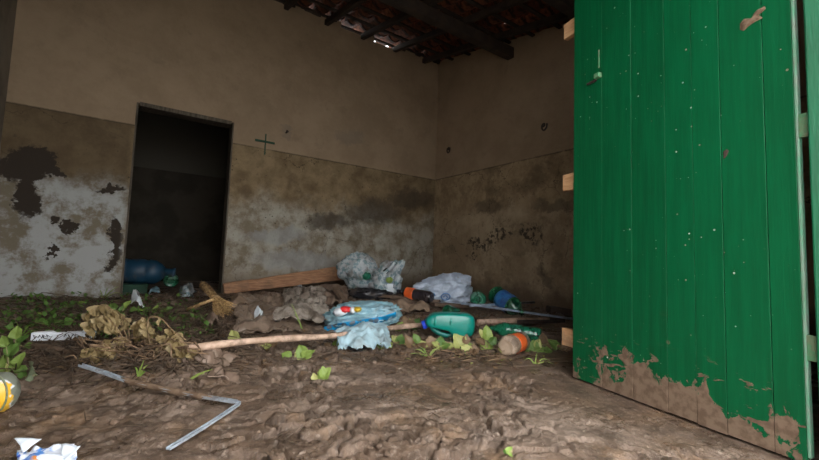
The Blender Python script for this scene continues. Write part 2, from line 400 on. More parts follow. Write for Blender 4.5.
# ---- green door paint with mud splashes
def mat_green(name, grain=True):
    k = NT(name)
    P_ = k.xyz(); z = P_[2]                      # objects keep world orientation along z; local x = along the door width
    oi = k.n('ShaderNodeObjectInfo').outputs['Random']
    g = k.noise(5, 6, 0.65, k.scaled((8, 8, 0.5)))
    gf = k.noise(22, 5, 0.7, k.scaled((9, 9, 0.35)))
    c = k.mix(k.step(g, 0.3, 0.7), (0.0006, 0.092, 0.030), (0.0006, 0.062, 0.019))
    c = k.mix(k.math('MULTIPLY', k.step(gf, 0.55, 0.75), 0.4), c, (0.0006, 0.042, 0.013))
    c = k.mix(k.math('MULTIPLY', oi, 0.22), c, (0.0006, 0.125, 0.042))
    # scuffs and specks of paint / dry mud
    dots = k.voro(70, 'F1'); dsel = k.step(k.noise(1.9, 3), 0.44, 0.6)
    rnd = k.xyz(k.voro(70, 'F1', out='Color'))
    rad = k.math('MULTIPLY', k.math('POWER', rnd[0], 12), 0.30)
    dm = k.math('MULTIPLY', k.step(k.math('SUBTRACT', dots, rad), 0.0, -0.05), dsel)
    c = k.mix(k.math('MULTIPLY', dm, 0.85), c, k.mix(rnd[1], (0.42, 0.47, 0.36), (0.30, 0.22, 0.15)))
    # mud splash: tall in blobs along the bottom, streaks above
    sh = k.noise(6, 7, 0.68, k.warp(0.2, 6, k.scaled((1.0, 1.0, 0.8))))
    lowf = k.noise(3.2, 3, 0.6)
    hgt = k.math('ADD', 0.0, k.math('ADD', k.math('MULTIPLY', k.step(sh, 0.36, 0.75), 0.27), k.math('MULTIPLY', k.math('SUBTRACT', lowf, 0.48), 0.40)))
    mm = k.step(k.math('SUBTRACT', hgt, z), -0.006, 0.006)
    st = k.noise(9, 5, 0.6, k.warp(0.15, 4, k.scaled((1.0, 1.0, 3.2))))
    sm = k.math('MULTIPLY', k.step(st, 0.59, 0.61), k.step(z, 0.27, 0.17))
    spl = k.voro(17, 'F1', k.warp(0.05, 20)); r2 = k.xyz(k.voro(17, 'F1', k.warp(0.05, 20), out='Color'))
    sd = k.math('MULTIPLY', k.step(k.math('SUBTRACT', spl, k.math('MULTIPLY', k.math('POWER', r2[0], 4), 0.33)), 0.02, -0.02), k.step(k.math('ADD', z, k.math('MULTIPLY', r2[2], 0.35)), 0.58, 0.30))
    mud = k.mx(mm, sm, sd)
    mc = k.mix(k.step(k.noise(30, 5), 0.4, 0.65), (0.185, 0.125, 0.082), (0.12, 0.076, 0.048))
    c = k.mix(mud, c, mc)
    k.set(c, k.math('ADD', 0.42, k.math('MULTIPLY', mud, 0.35)), spec=0.3)
    k.bump(k.math('ADD', k.math('MULTIPLY', gf, 0.5), k.math('MULTIPLY', mud, 1.2)), 0.5, 0.004)
    return k.m
M['green'] = mat_green('green_door_paint')
M['green_plain'] = simple('green_paint', (0.002, 0.10, 0.04), (0.002, 0.065, 0.024), 6, 0.45, stretch=(8, 8, 0.6))
M['pale_green'] = simple('worn_pale_green_paint', (0.07, 0.24, 0.11), (0.16, 0.19, 0.11), 30, 0.5)
M['worn_edge'] = simple('worn_door_edge', (0.10, 0.33, 0.19), (0.22, 0.30, 0.23), 14, 0.6, stretch=(4, 4, 1), dirt=0.25)
M['raw_wood'] = simple('raw_orange_wood', (0.58, 0.34, 0.17), (0.42, 0.22, 0.10), 9, 0.75, stretch=(1, 1, 6), dirt=0.45)
M['steel'] = simple('dull_steel', (0.42, 0.45, 0.46), (0.25, 0.26, 0.26), 20, 0.35, metal=0.8)

# ================================================================== THE SETTING
def struct(o, label): return tag(o, label, None, None, 'structure')
# floor: thick mud over the room floor
nv = XX.size; nx = len(xs); ny = len(ys)
co = np.stack([XX.ravel(), YY.ravel(), ZZ.ravel()], 1)
i = np.arange(nv).reshape(ny, nx)
quads = np.stack([i[:-1, :-1], i[:-1, 1:], i[1:, 1:], i[1:, :-1]], -1).reshape(-1, 4)
me = bpy.data.meshes.new('floor'); me.vertices.add(nv); me.vertices.foreach_set('co', co.ravel())
me.loops.add(quads.size); me.loops.foreach_set('vertex_index', quads.ravel().astype(np.int32))
me.polygons.add(len(quads)); me.polygons.foreach_set('loop_start', np.arange(0, quads.size, 4, dtype=np.int32))
me.polygons.foreach_set('loop_total', np.full(len(quads), 4, dtype=np.int32)); me.update(calc_edges=True); me.validate()
me.polygons.foreach_set('use_smooth', [True]*len(me.polygons)); me.materials.append(M['mud'])
floor = bpy.data.objects.new('floor', me); col.objects.link(floor); struct(floor, 'trampled wet brown mud covering the room floor')
# unseen yard outside, coloured pale to bounce light indoors, floor of the room behind
yb = MB(); yb.box((-14, -16, -0.2), (16, -0.12, -0.005)); struct(yb.build('floor_yard', M['outside_wall'], smooth=False), 'unseen yard outside the street doorway, coloured pale to bounce light inside')
fb = MB(); fb.box((-1.2, YB+0.1, -0.1), (2.2, 7.0, 0.11)); struct(fb.build('floor_back_room', M['mud'], smooth=False), 'dark muddy floor of the room behind the doorway')

# back wall with opening, slightly proud dado and two gaps under the tiles
def slab_top(px0, px1): return onY(px0, 30, YB).x, onY(px1, 40, YB).x
g1 = (onY(341, 30, YB).x, onY(366, 36, YB).x); g2 = (onY(374, 42, YB).x, onY(397, 48, YB).x)
T = 0.18
w = MB()
TOP = 3.60
w.box((XL-0.2, YB, ZP), (DX0, YB+T, TOP)); w.box((DX0, YB, DZ1), (DX1, YB+T, TOP))
w.box((DX1, YB, ZP), (XR+0.2, YB+T, TOP-0.10))
xe = [DX1, g1[0], g1[1], g2[0], g2[1], XR+0.2]
for a, b in ((0, 1), (2, 3), (4, 5)): w.box((xe[a], YB, TOP-0.10), (xe[b], YB+T, TOP+0.02))
w.box((xe[1], YB, TOP-0.10), (xe[2], YB+T, TOP-0.055)); w.box((xe[3], YB, TOP-0.10), (xe[4], YB+T, TOP-0.07))
w.box((XL-0.2, YB-0.008, -0.1), (DX0, YB+T, ZP)); w.box((DX1, YB-0.008, -0.1), (XR+0.2, YB+T, ZP))
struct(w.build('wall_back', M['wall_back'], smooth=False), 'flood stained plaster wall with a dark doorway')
# ragged mortar lumps along the top of the back wall, under the tiles
w = MB()
random.seed(11)
x = XL
while x < XR:
    wd = random.uniform(0.05, 0.13)
    if not (g1[0]-0.02 < x+wd and x < g1[1]) and not (g2[0]-0.02 < x+wd and x < g2[1]):
        w.box((x, YB-random.uniform(0.01, 0.03), TOP-random.uniform(0.0, 0.05)), (x+wd, YB+0.03, TOP+0.03))
    x += wd*0.9
wb_m = w.build('mortar', M['dark_timber'], bpy.data.objects['wall_back'], smooth=False, bevel=0.01)
# right wall follows the roof slope
w = MB()
def gable(x0, x1, y0, y1, z0):
    return w.add([(x0, y0, z0), (x1, y0, z0), (x1, y1, z0), (x0, y1, z0), (x0, y0, zroof(y0)+0.02), (x1, y0, zroof(y0)+0.02), (x1, y1, zroof(y1)+0.02), (x0, y1, zroof(y1)+0.02)],
          [(3,2,1,0),(4,5,6,7),(0,1,5,4),(1,2,6,5),(2,3,7,6),(3,0,4,7)])
gable(XR, XR+0.18, YF-0.2, YB+0.18, ZP); w.box((XR-0.008, YF-0.2, -0.1), (XR+0.18, YB+0.18, ZP))
struct(w.build('wall_right', M['wall_right'], smooth=False), 'brown stained plaster wall with black mould and two hooks')
w = MB(); gable(XL-0.18, XL, YF-0.2, YB+0.18, -0.1)
struct(w.build('wall_left', M['plaster'], smooth=False), 'plain dirty plaster side wall')
w = MB(); zt = zroof(YF)
w.box((XL-0.18, YF-0.2, -0.1), (OX0, YF, zt)); w.box((OX1+0.05, YF-0.2, -0.1), (XR+0.18, YF, zt)); w.box((OX0, YF-0.2, OZ1), (OX1+0.05, YF, zt))
struct(w.build('wall_front', M['plaster'], smooth=False), 'front wall around the street doorway')
# room behind
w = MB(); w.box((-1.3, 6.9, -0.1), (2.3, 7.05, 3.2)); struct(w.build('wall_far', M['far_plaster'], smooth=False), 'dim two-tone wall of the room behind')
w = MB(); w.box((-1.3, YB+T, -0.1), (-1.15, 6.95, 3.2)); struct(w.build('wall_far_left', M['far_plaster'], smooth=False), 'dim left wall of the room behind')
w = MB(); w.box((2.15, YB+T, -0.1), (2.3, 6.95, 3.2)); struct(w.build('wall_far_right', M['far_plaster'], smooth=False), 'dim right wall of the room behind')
w = MB(); w.box((-1.3, YB+T, 3.1), (XR+0.2, 7.05, 3.22)); struct(w.build('ceiling_back_room', M['outside_wall'], smooth=False), 'flat ceiling slab of the room behind')

# interior door frame
df = empty('door_2', (DX0, YB, 0.1)); struct(df, 'narrow dark wooden frame around the back doorway'); 
for x in (DX0, DX1-0.016): MB().box((x, YB-0.018, 0.0), (x+0.016, YB+T-0.02, DZ1)).build('jamb', M['frame_wood'], df, False, bevel=0.003)
MB().box((DX0+0.025, YB-0.018, DZ1-0.03), (DX1-0.025, YB+T-0.02, DZ1+0.01)).build('head', M['frame_wood'], df, False, bevel=0.003)

# ceiling: purlins, rafters, battens, curved tiles
ceil = empty('ceiling', (1.5, 2.5, 3.2)); struct(ceil, 'dark open tile roof on rough timbers')
def cb(name, p, q, wd, h, mat=M['dark_timber']):
    b = MB(); b.beam(p, q, wd, h); return b.build(name, mat, ceil, False, origin=(Vector(p)+Vector(q))/2, bevel=0.006)
for y in (0.9, 2.05, 3.25):     # purlins along X
    cb('purlin', (XL-0.1, y, zroof(y)-0.17), (XR+0.1, y, zroof(y)-0.17), 0.10, 0.13)
for n_, x in enumerate(np.arange(XL+0.2, XR, 0.52)):   # rafters down the slope
    cb('rafter', (x, YF, zroof(YF)-0.07), (x, YB+0.3, zroof(YB+0.3)-0.07), 0.055, 0.07)
for y in np.arange(YF+0.1, YB+0.2, 0.36):
    cb('batten', (XL-0.1, y, zroof(y)-0.02), (XR+0.1, y, zroof(y)-0.02), 0.045, 0.022)
def tile_mesh(cover):
    b = MB(); n = 7; L = 0.46; th = 0.012; vs = []
    for yy, r in ((0, 0.098), (L, 0.082)):
        for rr in (r, r-th):
            for i_ in range(n):
                a = PI*(0.08+0.84*i_/(n-1)); s_ = 1 if cover else -1
                vs.append((rr*math.cos(a), yy, s_*(rr*math.sin(a)*0.72)))
    fs = []
    for i_ in range(n-1):
        fs += [(i_, i_+1, 2*n+i_+1, 2*n+i_), (n+i_, 3*n+i_, 3*n+i_+1, n+i_+1), (i_, n+i_, n+i_+1, i_+1), (2*n+i_, 2*n+i_+1, 3*n+i_+1, 3*n+i_)]
    fs += [(0, 2*n, 3*n, n), (n-1, 2*n-1, 4*n-1, 3*n-1)]
    b.add(vs, fs); return b
def mesh_of(b, name, mat):
    me = bpy.data.meshes.new(name); me.from_pydata(b.v, [], b.f); me.update(); me.materials.append(mat); return me
tp, tc = tile_mesh(False), tile_mesh(True)
mp, mc_ = mesh_of(tp, 'tile_pan', M['tile']), mesh_of(tc, 'tile_cover', M['tile'])
sl = math.atan(0.20); field = MB(); cnt = 0
random.seed(5)
PITX = 0.215
for r_ in range(14):
    y = -0.1+r_*0.36
    for c_ in range(23):
        x = XL-0.1+c_*PITX
        for cover in (False, True):
            dx = PITX/2 if cover else 0
            dz = 0.066 if cover else 0.075
            mt = Matrix.Translation((x+dx+random.uniform(-.008, .008), y+random.uniform(-.015, .015), zroof(y)+dz+random.uniform(0, .006))) @ Matrix.Rotation(sl, 4, 'X') @ Matrix.Rotation(random.uniform(-.03, .03), 4, 'Z')
            if x > 1.0 and y > 2.2:
                o = bpy.data.objects.new('tile', mc_ if cover else mp); col.objects.link(o); o.parent = ceil
                o.matrix_local = Matrix.Translation(-Vector(ceil.location)) @ mt; cnt += 1
            else:
                src = tc if cover else tp
                field.add([mt @ Vector(v) for v in src.v], src.f)
tag(field.build('tile_field', M['tile'], ceil, False), kind='stuff')

# street door leaf: planks on three battens, hung on the right jamb
D0 = Vector((1.601, 0.300, 0.0)); D1 = Vector((1.796, 1.151, 0.0)); DW = (D1-D0).length; du = (D1-D0)/DW
dn = Vector((-du.y, du.x, 0))           # towards the camera side
dbot, dtop, dth = 0.014, 2.22, 0.018
door = empty('door_1', (D0.x, D0.y, dbot)); struct(door, 'green painted plank door standing open, mud splashed along the bottom')
def on_door(px, py):                    # pixel -> (distance from hinge, height)
    d = ray(px, py); t = (D0-CAM).dot(dn)/d.dot(dn); p = CAM+d*t; return (p-D0).dot(du), p.z
bounds = [0.0]+[on_door(x_, 230)[0] for x_ in (768, 723, 694, 666, 632, 602)]+[DW]
rot = Matrix(((du.x, dn.x, 0), (du.y, dn.y, 0), (0, 0, 1)))
def door_box(name, u0, u1, v0, v1, z0, z1, mat, parent=door, bevel=0.003):
    b = MB(); b.box((u0, v0, z0), (u1, v1, z1)); o = b.build(name, mat, None, False, bevel=bevel)
    o.parent = parent; o.matrix_local = Matrix.Translation(D0-Vector(door.location)) @ rot.to_4x4() if parent is door else Matrix.Identity(4)
    return o
random.seed(3)
for a, b in zip(bounds[:-1], bounds[1:]):
    wide = random.uniform(0, 0.0015)
    door_box('plank', a+0.0009, b-0.0009, -dth, wide, dbot+random.uniform(0, .004), dtop, M['green'], bevel=0.0012)
    if b-a > 0.125: pass
door_box('edge_strip', -0.008, 0.001, -dth, 0.0, dbot+0.02, dtop, M['worn_edge'])
for z_ in (0.19, 0.977, 1.80):
    o = door_box('batten', 0.03, DW+0.095, -dth-0.03, -dth-0.001, z_-0.043, z_+0.043, M['raw_wood'])
    o['label'] = 'raw wooden batten end'
for z_ in (0.985, 0.34):
    hz = door_box('hinge', -0.030, -0.007, -0.016, 0.001, z_-0.036, z_+0.036, M['pale_green'], bevel=0.002)
    door_box('hinge_pin', -0.037, -0.030, -0.012, -0.002, z_-0.03, z_+0.03, M['steel'], hz)
# latch stub, its rust mark, mud smear and a knot hole
u_, z_ = on_door(598, 78)
lt = door_box('latch', u_-0.022, u_+0.008, 0.0, 0.02, z_-0.006, z_+0.018, M['pale_green'])
door_box('latch_rod', u_+0.004, u_+0.06, 0.002, 0.012, z_-0.014, z_-0.004, M['dark_timber'], lt)
u_, z_ = on_door(599, 58); door_box('scratch', u_-0.004, u_+0.004, 0.0, 0.0025, z_-0.05, z_+0.04, M['pale_green'])
k = NT('dry_mud'); M['dry_mud'] = k.set(k.mix(k.step(k.noise(40), 0.4, 0.6), (0.20, 0.135, 0.088), (0.12, 0.076, 0.048)), 0.9, spec=0.2)
def door_splat(pts, name='mud_smear', mat=None, th=0.006):
    b = MB(); base = [on_door(*p) for p in pts]; n = len(base)
    cu = sum(p[0] for p in base)/n; cz = sum(p[1] for p in base)/n
    vs = [(u, 0.001, z) for u, z in base]+[(cu+(u-cu)*0.7, th, cz+(z-cz)*0.7) for u, z in base]+[(cu, th*1.2, cz)]
    fs = [(i_, (i_+1) % n, n+(i_+1) % n, n+i_) for i_ in range(n)]+[(n+i_, n+(i_+1) % n, 2*n) for i_ in range(n)]
    b.add(vs, fs); o = b.build(name, mat or M['dry_mud'], None); o.parent = door; o.matrix_local = Matrix.Translation(D0-Vector(door.location)) @ rot.to_4x4()
door_splat([(740, 24), (744, 19), (749, 20), (754, 17), (757, 10), (765, 6), (766, 9), (759, 15), (763, 18), (755, 22), (749, 26), (744, 31), (740, 30)])
door_splat([(723, 152), (727, 149), (729, 151), (727, 156), (724, 159)], 'knot_hole', M['dark_timber'], 0.002)
# jamb of the street doorway
jx = onY(807, 110, 0.268).x
fr = empty('trim_1', (jx, 0.2, 0.0)); struct(fr, 'green painted post of the street door frame')
MB().box((jx, 0.10, -0.02), (OX1+0.06, 0.268, OZ1)).build('post', M['green_plain'], fr, False, bevel=0.004)
MB().box((OX0, 0.10, OZ1-0.05), (OX1+0.06, 0.268, OZ1+0.0)).build('head', M['green_plain'], fr, False, bevel=0.004)

# ================================================================== OBJECTS
RH = Vector((CR.x, CR.y, 0)).normalized(); FH = Vector((CF.x, CF.y, 0)).normalized(); UP = Vector((0, 0, 1))
def at(px, py, d): return CAM+ray(px, py)*d
def thing(name, loc, label, cat, group=None): return tag(empty(name, loc), label, cat, group)

# ---- more materials
def bottle_mat(name, c, dirt=0.35, rough=0.12, trans=0.55, dlo=0.5, dhi=0.62):
    return simple(name, c, tuple(v*0.8 for v in c), 10, rough, spec=0.6, bump=0.15, dirt=dirt, dscale=9, dlo=dlo, dhi=dhi, trans=trans)
M['green_pet'] = bottle_mat('green_bottle_plastic', (0.02, 0.22, 0.10), 0.30)
M['green_pet2'] = bottle_mat('bright_green_bottle_plastic', (0.03, 0.34, 0.18), 0.35)
M['clear_pet'] = bottle_mat('murky_clear_bottle_plastic', (0.46, 0.34, 0.24), 0.85, 0.25, 0.2, 0.46, 0.54)
M['dark_pet'] = bottle_mat('dark_bottle_plastic', (0.05, 0.04, 0.045), 0.3, 0.1, 0.3)
M['blue_dark'] = bottle_mat('blue_water_jug_plastic', (0.005, 0.045, 0.085), 0.3, 0.55, 0.0)
M['teal'] = simple('teal_jug_plastic', (0.004, 0.24, 0.185), (0.003, 0.19, 0.145), 5, 0.28, spec=0.6, bump=0.05, dirt=0.75, dscale=22, dlo=0.64, dhi=0.7)
M['cap_blue'] = simple('blue_cap', (0.02, 0.06, 0.55), None, 20, 0.35)
M['cap_black'] = simple('dark_cap', (0.02, 0.02, 0.035), None, 20, 0.35)
M['orange'] = simple('orange_label', (0.85, 0.16, 0.035), (0.75, 0.11, 0.02), 14, 0.4, dirt=0.4, dlo=0.56, dhi=0.7)
M['blue_label'] = simple('blue_label', (0.02, 0.09, 0.34), (0.05, 0.22, 0.50), 20, 0.35, dirt=0.25)
M['film'] = plastic('clear_plastic_bag', (0.80, 0.86, 0.88), 0.66, 0.2, 0.75, (0.30, 0.45, 0.48))
M['film_blue'] = plastic('pale_blue_plastic_bag', (0.42, 0.68, 0.76), 0.86, 0.3, 0.5, (0.30, 0.55, 0.66))
M['film_white'] = plastic('white_plastic_scrap', (0.74, 0.78, 0.80), 0.9, 0.35, 0.5)
M['film_muddy'] = plastic('muddy_plastic_sheet', (0.50, 0.43, 0.36), 0.9, 0.2, 0.7, (0.33, 0.27, 0.22), 0.45, 0.6)
k = NT('blue_printed_strap'); w_ = k.warp(0.03, 30)
pat = k.step(k.voro(20, 'F1', w_), 0.42, 0.34); M['strap'] = k.set(k.mix(pat, (0.005, 0.27, 0.56), (0.10, 0.13, 0.16)), 0.35)
k = NT('white_sack'); d_ = k.step(k.noise(7, 6, 0.7), 0.56, 0.68)
M['sack'] = k.set(k.mix(k.math('MULTIPLY', d_, 0.6), k.mix(k.step(k.noise(12), 0.4, 0.6), (0.52, 0.59, 0.69), (0.36, 0.42, 0.51)), (0.22, 0.19, 0.16)), 0.4, spec=0.5)
k.bump(k.noise(40, 4), 0.3, 0.006)
M['print_blue'] = simple('blue_print', (0.05, 0.18, 0.42), None, 20, 0.4)
M['print_dark'] = simple('dark_print', (0.06, 0.06, 0.07), None, 20, 0.6)
M['red'] = simple('red_wrapper', (0.75, 0.03, 0.03), None, 15, 0.35)
M['yellow'] = simple('yellow_wrapper', (0.85, 0.55, 0.04), None, 15, 0.35)
M['white'] = simple('white_foam', (0.78, 0.80, 0.82), (0.66, 0.69, 0.72), 25, 0.5, dirt=0.3, dlo=0.64, dhi=0.7, dscale=14)
M['stick'] = simple('pale_stick_wood', (0.60, 0.42, 0.31), (0.44, 0.29, 0.20), 14, 0.7, stretch=(2, 2, 2), dirt=0.55, dlo=0.5, dhi=0.64)
M['beam'] = simple('orange_brown_plank', (0.46, 0.235, 0.12), (0.28, 0.135, 0.066), 16, 0.75, stretch=(0.5, 3, 5), dirt=0.35)
M['muddy_wood'] = simple('muddy_wood', (0.145, 0.092, 0.058), (0.09, 0.055, 0.035), 14, 0.75, stretch=(1, 2, 3), dirt=0.6)
M['straw'] = simple('broom_straw', (0.60, 0.39, 0.17), (0.20, 0.11, 0.04), 60, 0.8, dirt=0.3)
M['cloth_mud'] = simple('mud_soaked_cloth', (0.24, 0.165, 0.118), (0.15, 0.10, 0.07), 9, 0.5, bump=0.6, dirt=0.4)
M['card'] = simple('muddy_cardboard', (0.33, 0.225, 0.15), (0.21, 0.14, 0.09), 9, 0.8, bump=0.4, dirt=0.5)
M['metal_strip'] = simple('grey_metal_strip', (0.48, 0.53, 0.58), (0.33, 0.36, 0.40), 20, 0.35, metal=0.4, dirt=0.5, dscale=9, dlo=0.56, dhi=0.62)
M['rod'] = simple('blue_grey_rod', (0.36, 0.45, 0.55), (0.25, 0.32, 0.42), 20, 0.4, dirt=0.3)
def leaf_mat(name, a, b, dirt=0.3):
    k = NT(name); oi = k.n('ShaderNodeObjectInfo').outputs['Random']
    c = k.mix(oi, a, b); c = k.mix(k.math('MULTIPLY', k.step(k.noise(30, 4), 0.45, 0.65), 0.4), c, tuple(v*0.55 for v in a))
    c = k.mix(k.math('MULTIPLY', k.step(k.noise(16, 5, 0.7), 0.5, 0.62), dirt), c, (0.15, 0.10, 0.06))
    k.set(c, 0.45, spec=0.4)
    tl = k.n('ShaderNodeBsdfTranslucent'); k.put(tl.inputs[0], c); m1 = k.n('ShaderNodeMixShader'); m1.inputs[0].default_value = 0.3
    k.link(k.p.outputs[0], m1.inputs[1]); k.link(tl.outputs[0], m1.inputs[2]); k.link(m1.outputs[0], k.out.inputs[0])
    return k.m
M['leaf_fresh'] = leaf_mat('fresh_leaf', (0.34, 0.45, 0.10), (0.22, 0.33, 0.07), 0.35)
M['leaf_pale'] = leaf_mat('pale_yellow_leaf', (0.56, 0.56, 0.20), (0.42, 0.45, 0.14), 0.4)
M['leaf_green'] = leaf_mat('weed_leaf', (0.085, 0.19, 0.035), (0.17, 0.28, 0.06), 0.35)
M['leaf_dry'] = leaf_mat('withered_leaf', (0.50, 0.38, 0.19), (0.28, 0.20, 0.085), 0.3)
M['leaf_brown'] = leaf_mat('brown_leaf', (0.30, 0.19, 0.10), (0.18, 0.11, 0.06), 0.5)
M['leaf_grey'] = leaf_mat('grey_green_leaf', (0.30, 0.34, 0.22), (0.25, 0.30, 0.18), 0.3)
M['grass'] = leaf_mat('grass_blade', (0.20, 0.36, 0.06), (0.36, 0.40, 0.12), 0.2)
M['stem_dry'] = simple('dry_stem', (0.30, 0.20, 0.105), (0.19, 0.12, 0.06), 30, 0.8)
M['root'] = simple('root_fibre', (0.30, 0.19, 0.105), (0.13, 0.078, 0.045), 30, 0.8)
M['twig'] = simple('dark_twig', (0.12, 0.075, 0.043), (0.05, 0.033, 0.02), 25, 0.8)
M['stem_green'] = simple('green_stem', (0.22, 0.26, 0.08), (0.26, 0.2, 0.1), 30, 0.6)

# ---- crumpled bodies and sheets
def blob(name, c, ax, rad, mat, parent=None, amp=0.28, freq=1.6, sub=4, seed=0, shape=None, smooth=True, floor_z=None, solid=0, soft=False):
    """closed crumpled body; ax = three unit axes, rad = half sizes along them"""
    bm = bmesh.new(); bmesh.ops.create_icosphere(bm, subdivisions=sub, radius=1)
    off = Vector((seed*7.13, seed*3.7, seed*1.9)); b = MB(); vs = []
    for v in bm.verts:
        p = v.co.copy(); q = p*freq+off
        q = q+Vector(noise.noise_vector(q*1.3))*0.5
        n1 = 1-abs(noise.noise(q))*2.2; n2 = 1-abs(noise.noise(q*2.3))*2.2; n3 = 1-abs(noise.noise(q*5.1))*2.2
        if soft: n1 = 0.5+1.1*noise.noise(q); n2 = 0.5+0.9*(abs(noise.noise(Vector((q.x*2.6, q.y*2.6, q.z*0.8))))-0.2)*2; n3 = 0.5+0.6*noise.noise(q*4)
        r = 1+amp*(0.55*(n1-0.5)+0.3*(n2-0.5)+0.17*(n3-0.5))
        p = p*r
        if shape: p = shape(p)
        w_ = Vector(c)+ax[0]*p.x*rad[0]+ax[1]*p.y*rad[1]+ax[2]*p.z*rad[2]
        if floor_z is not None and w_.z < floor_z: w_.z = floor_z+(w_.z-floor_z)*0.15
        vs.append(w_)
    bm.verts.ensure_lookup_table()
    b.add(vs, [tuple(v.index for v in f.verts) for f in bm.faces]); bm.free()
    return b.build(name, mat, parent, smooth)
def sheet(name, quad, mat, parent=None, n=(36, 26), crumple=0.03, freq=9, seed=0, lift=None, ragged=0.14, hug=True, thick=0.0016, arch=0.0, clear=0.006):
    """crumpled film spread between four world corners (p00, p10, p11, p01), ragged rim, draped on the mud if hug"""
    p00, p10, p11, p01 = [Vector(p) for p in quad]; nx, ny = n; b = MB(); vs = []; keep = []
    s0 = seed*5.3
    for j in range(ny+1):
        for i_ in range(nx+1):
            s, t = i_/nx, j/ny
            p = p00*(1-s)*(1-t)+p10*s*(1-t)+p11*s*t+p01*(1-s)*t
            sv = Vector((p.x*freq+s0, p.y*freq, p.z*freq+s0))
            q = sv+Vector(noise.noise_vector(sv*0.6))*0.8
            h = (1-abs(noise.noise(q))*2)*0.6+(1-abs(noise.noise(q*2.1))*2)*0.4
            side = Vector(noise.noise_vector(sv*0.7))*crumple*0.8
            z = p.z
            if hug: z = gz(p.x, p.y)+clear+max(0.0, (h-0.1))*crumple
            else: z = p.z+h*crumple
            z += arch*math.sin(PI*s)*math.sin(PI*t)
            if lift: z += lift(s, t)
            vs.append((p.x+side.x, p.y+side.y, z))
            e = min(s, 1-s, t, 1-t)
            keep.append(e > ragged*(0.5+0.9*noise.noise(Vector((s*4+s0, t*4, 1.7)))+0.35*noise.noise(Vector((s*9, t*9+s0, 0)))))
    fs = []
    for j in range(ny):
        for i_ in range(nx):
            q = (j*(nx+1)+i_, j*(nx+1)+i_+1, (j+1)*(nx+1)+i_+1, (j+1)*(nx+1)+i_)
            if sum(keep[k_] for k_ in q) >= 3: fs.append(q)
    used = sorted({k_ for f in fs for k_ in f}); mp_ = {k_: n_ for n_, k_ in enumerate(used)}
    b.add([vs[k_] for k_ in used], [tuple(mp_[k_] for k_ in f) for f in fs])
    return b.build(name, mat, parent, True, solid=thick)

# ---- leaves
def leaf_mesh(name, mat, L=1.0, W=0.5, curl=0.3, fold=0.25, wav=0.05, seed=0, nu=9, nvv=4):
    vs = []; rnd = random.Random(seed)
    for i_ in range(nu+1):
        t = i_/nu; w_ = W*(1+0.35*noise.noise(Vector((t*6, seed*5.1, 0))))*(math.sin(PI*min(1, t**0.75*0.97+0.03))**0.8)*(1-0.12*t)+0.006
        for j in range(-nvv, nvv+1):
            u = j/nvv
            vs.append((u*w_, t*L, fold*abs(u)*w_-curl*t*t*L+wav*math.sin(9*t+3*u+seed)*abs(u)+0.10*noise.noise(Vector((u*2+seed*3, t*5, seed)))))
    m = 2*nvv+1; fs = [(i_*m+j, i_*m+j+1, (i_+1)*m+j+1, (i_+1)*m+j) for i_ in range(nu) for j in range(m-1)]
    me = bpy.data.meshes.new(name); me.from_pydata(vs, [], fs); me.update(); me.materials.append(mat)
    me.polygons.foreach_set('use_smooth', [True]*len(me.polygons)); return me
LM = {}
for key in ('fresh', 'pale', 'green', 'brown', 'grey'):
    LM[key] = [leaf_mesh('leaf_'+key, M['leaf_'+key], 1, random.Random(n_).uniform(0.36, 0.48), random.Random(n_+9).uniform(0.1, 0.4), 0.3, 0.05, n_) for n_ in range(3)]
LM['dry'] = [leaf_mesh('leaf_dry', M['leaf_dry'], 1, 0.19+0.05*n_, 0.35, 1.0, 0.13, n_) for n_ in range(4)]
def put_leaf(parent, key, base, tip, size, roll=0.0, name='leaf'):
    """leaf from base towards tip direction; upper side towards the sky and the viewer"""
    d = (Vector(tip)-Vector(base)).normalized(); up = (UP*0.6-FH*0.8).normalized()
    x = d.cross(up).normalized(); z = x.cross(d)
    Rm = Matrix(((x.x, d.x, z.x), (x.y, d.y, z.y), (x.z, d.z, z.z))).to_4x4() @ Matrix.Rotation(roll, 4, 'Y')
    o = bpy.data.objects.new(name, random.choice(LM[key])); col.objects.link(o); o.parent = parent
    o.matrix_local = Matrix.Translation(Vector(base)-Vector(parent.location)-(Vector(parent.parent.location) if parent.parent else Vector())) @ Rm @ Matrix.Scale(size, 4); return o
def plant(px, py, leaves, label, stems='stem_green', cat='plant', name='leafy_plant', group=None):
    """leaves: (dx px, dy px of leaf centre from the root pixel, size px, key)"""
    r = G(px, py); s = mpp(r); t = thing(name, r, label, cat, group)
    for dx, dy, sz, key in leaves:
        c_ = r+RH*dx*s+UP*max(0.012, -dy*s*0.85)-FH*max(0, dy)*s*1.2
        c_.z = max(c_.z, gz(c_.x, c_.y)+0.014)
        out = (c_-r); out = out.normalized() if out.length > 0.02 else Vector((random.uniform(-1, 1), -0.3, 0.3)).normalized()
        dirn = (out+RH*random.uniform(-0.5, 0.5)+UP*random.uniform(-0.1, 0.25)).normalized()
        L = sz*s*1.08
        base = c_-dirn*L*0.5
        if base.z < gz(base.x, base.y): base.z = gz(base.x, base.y)+0.004
        st_ = MB().tube(spline([r+Vector((0, 0, -0.004)), (r+base)/2+UP*0.012, base], 4), 0.0022, 5).build('stem', M[stems], t)
        put_leaf(st_, key, base, base+dirn, L, random.uniform(-0.4, 0.4))
    return t

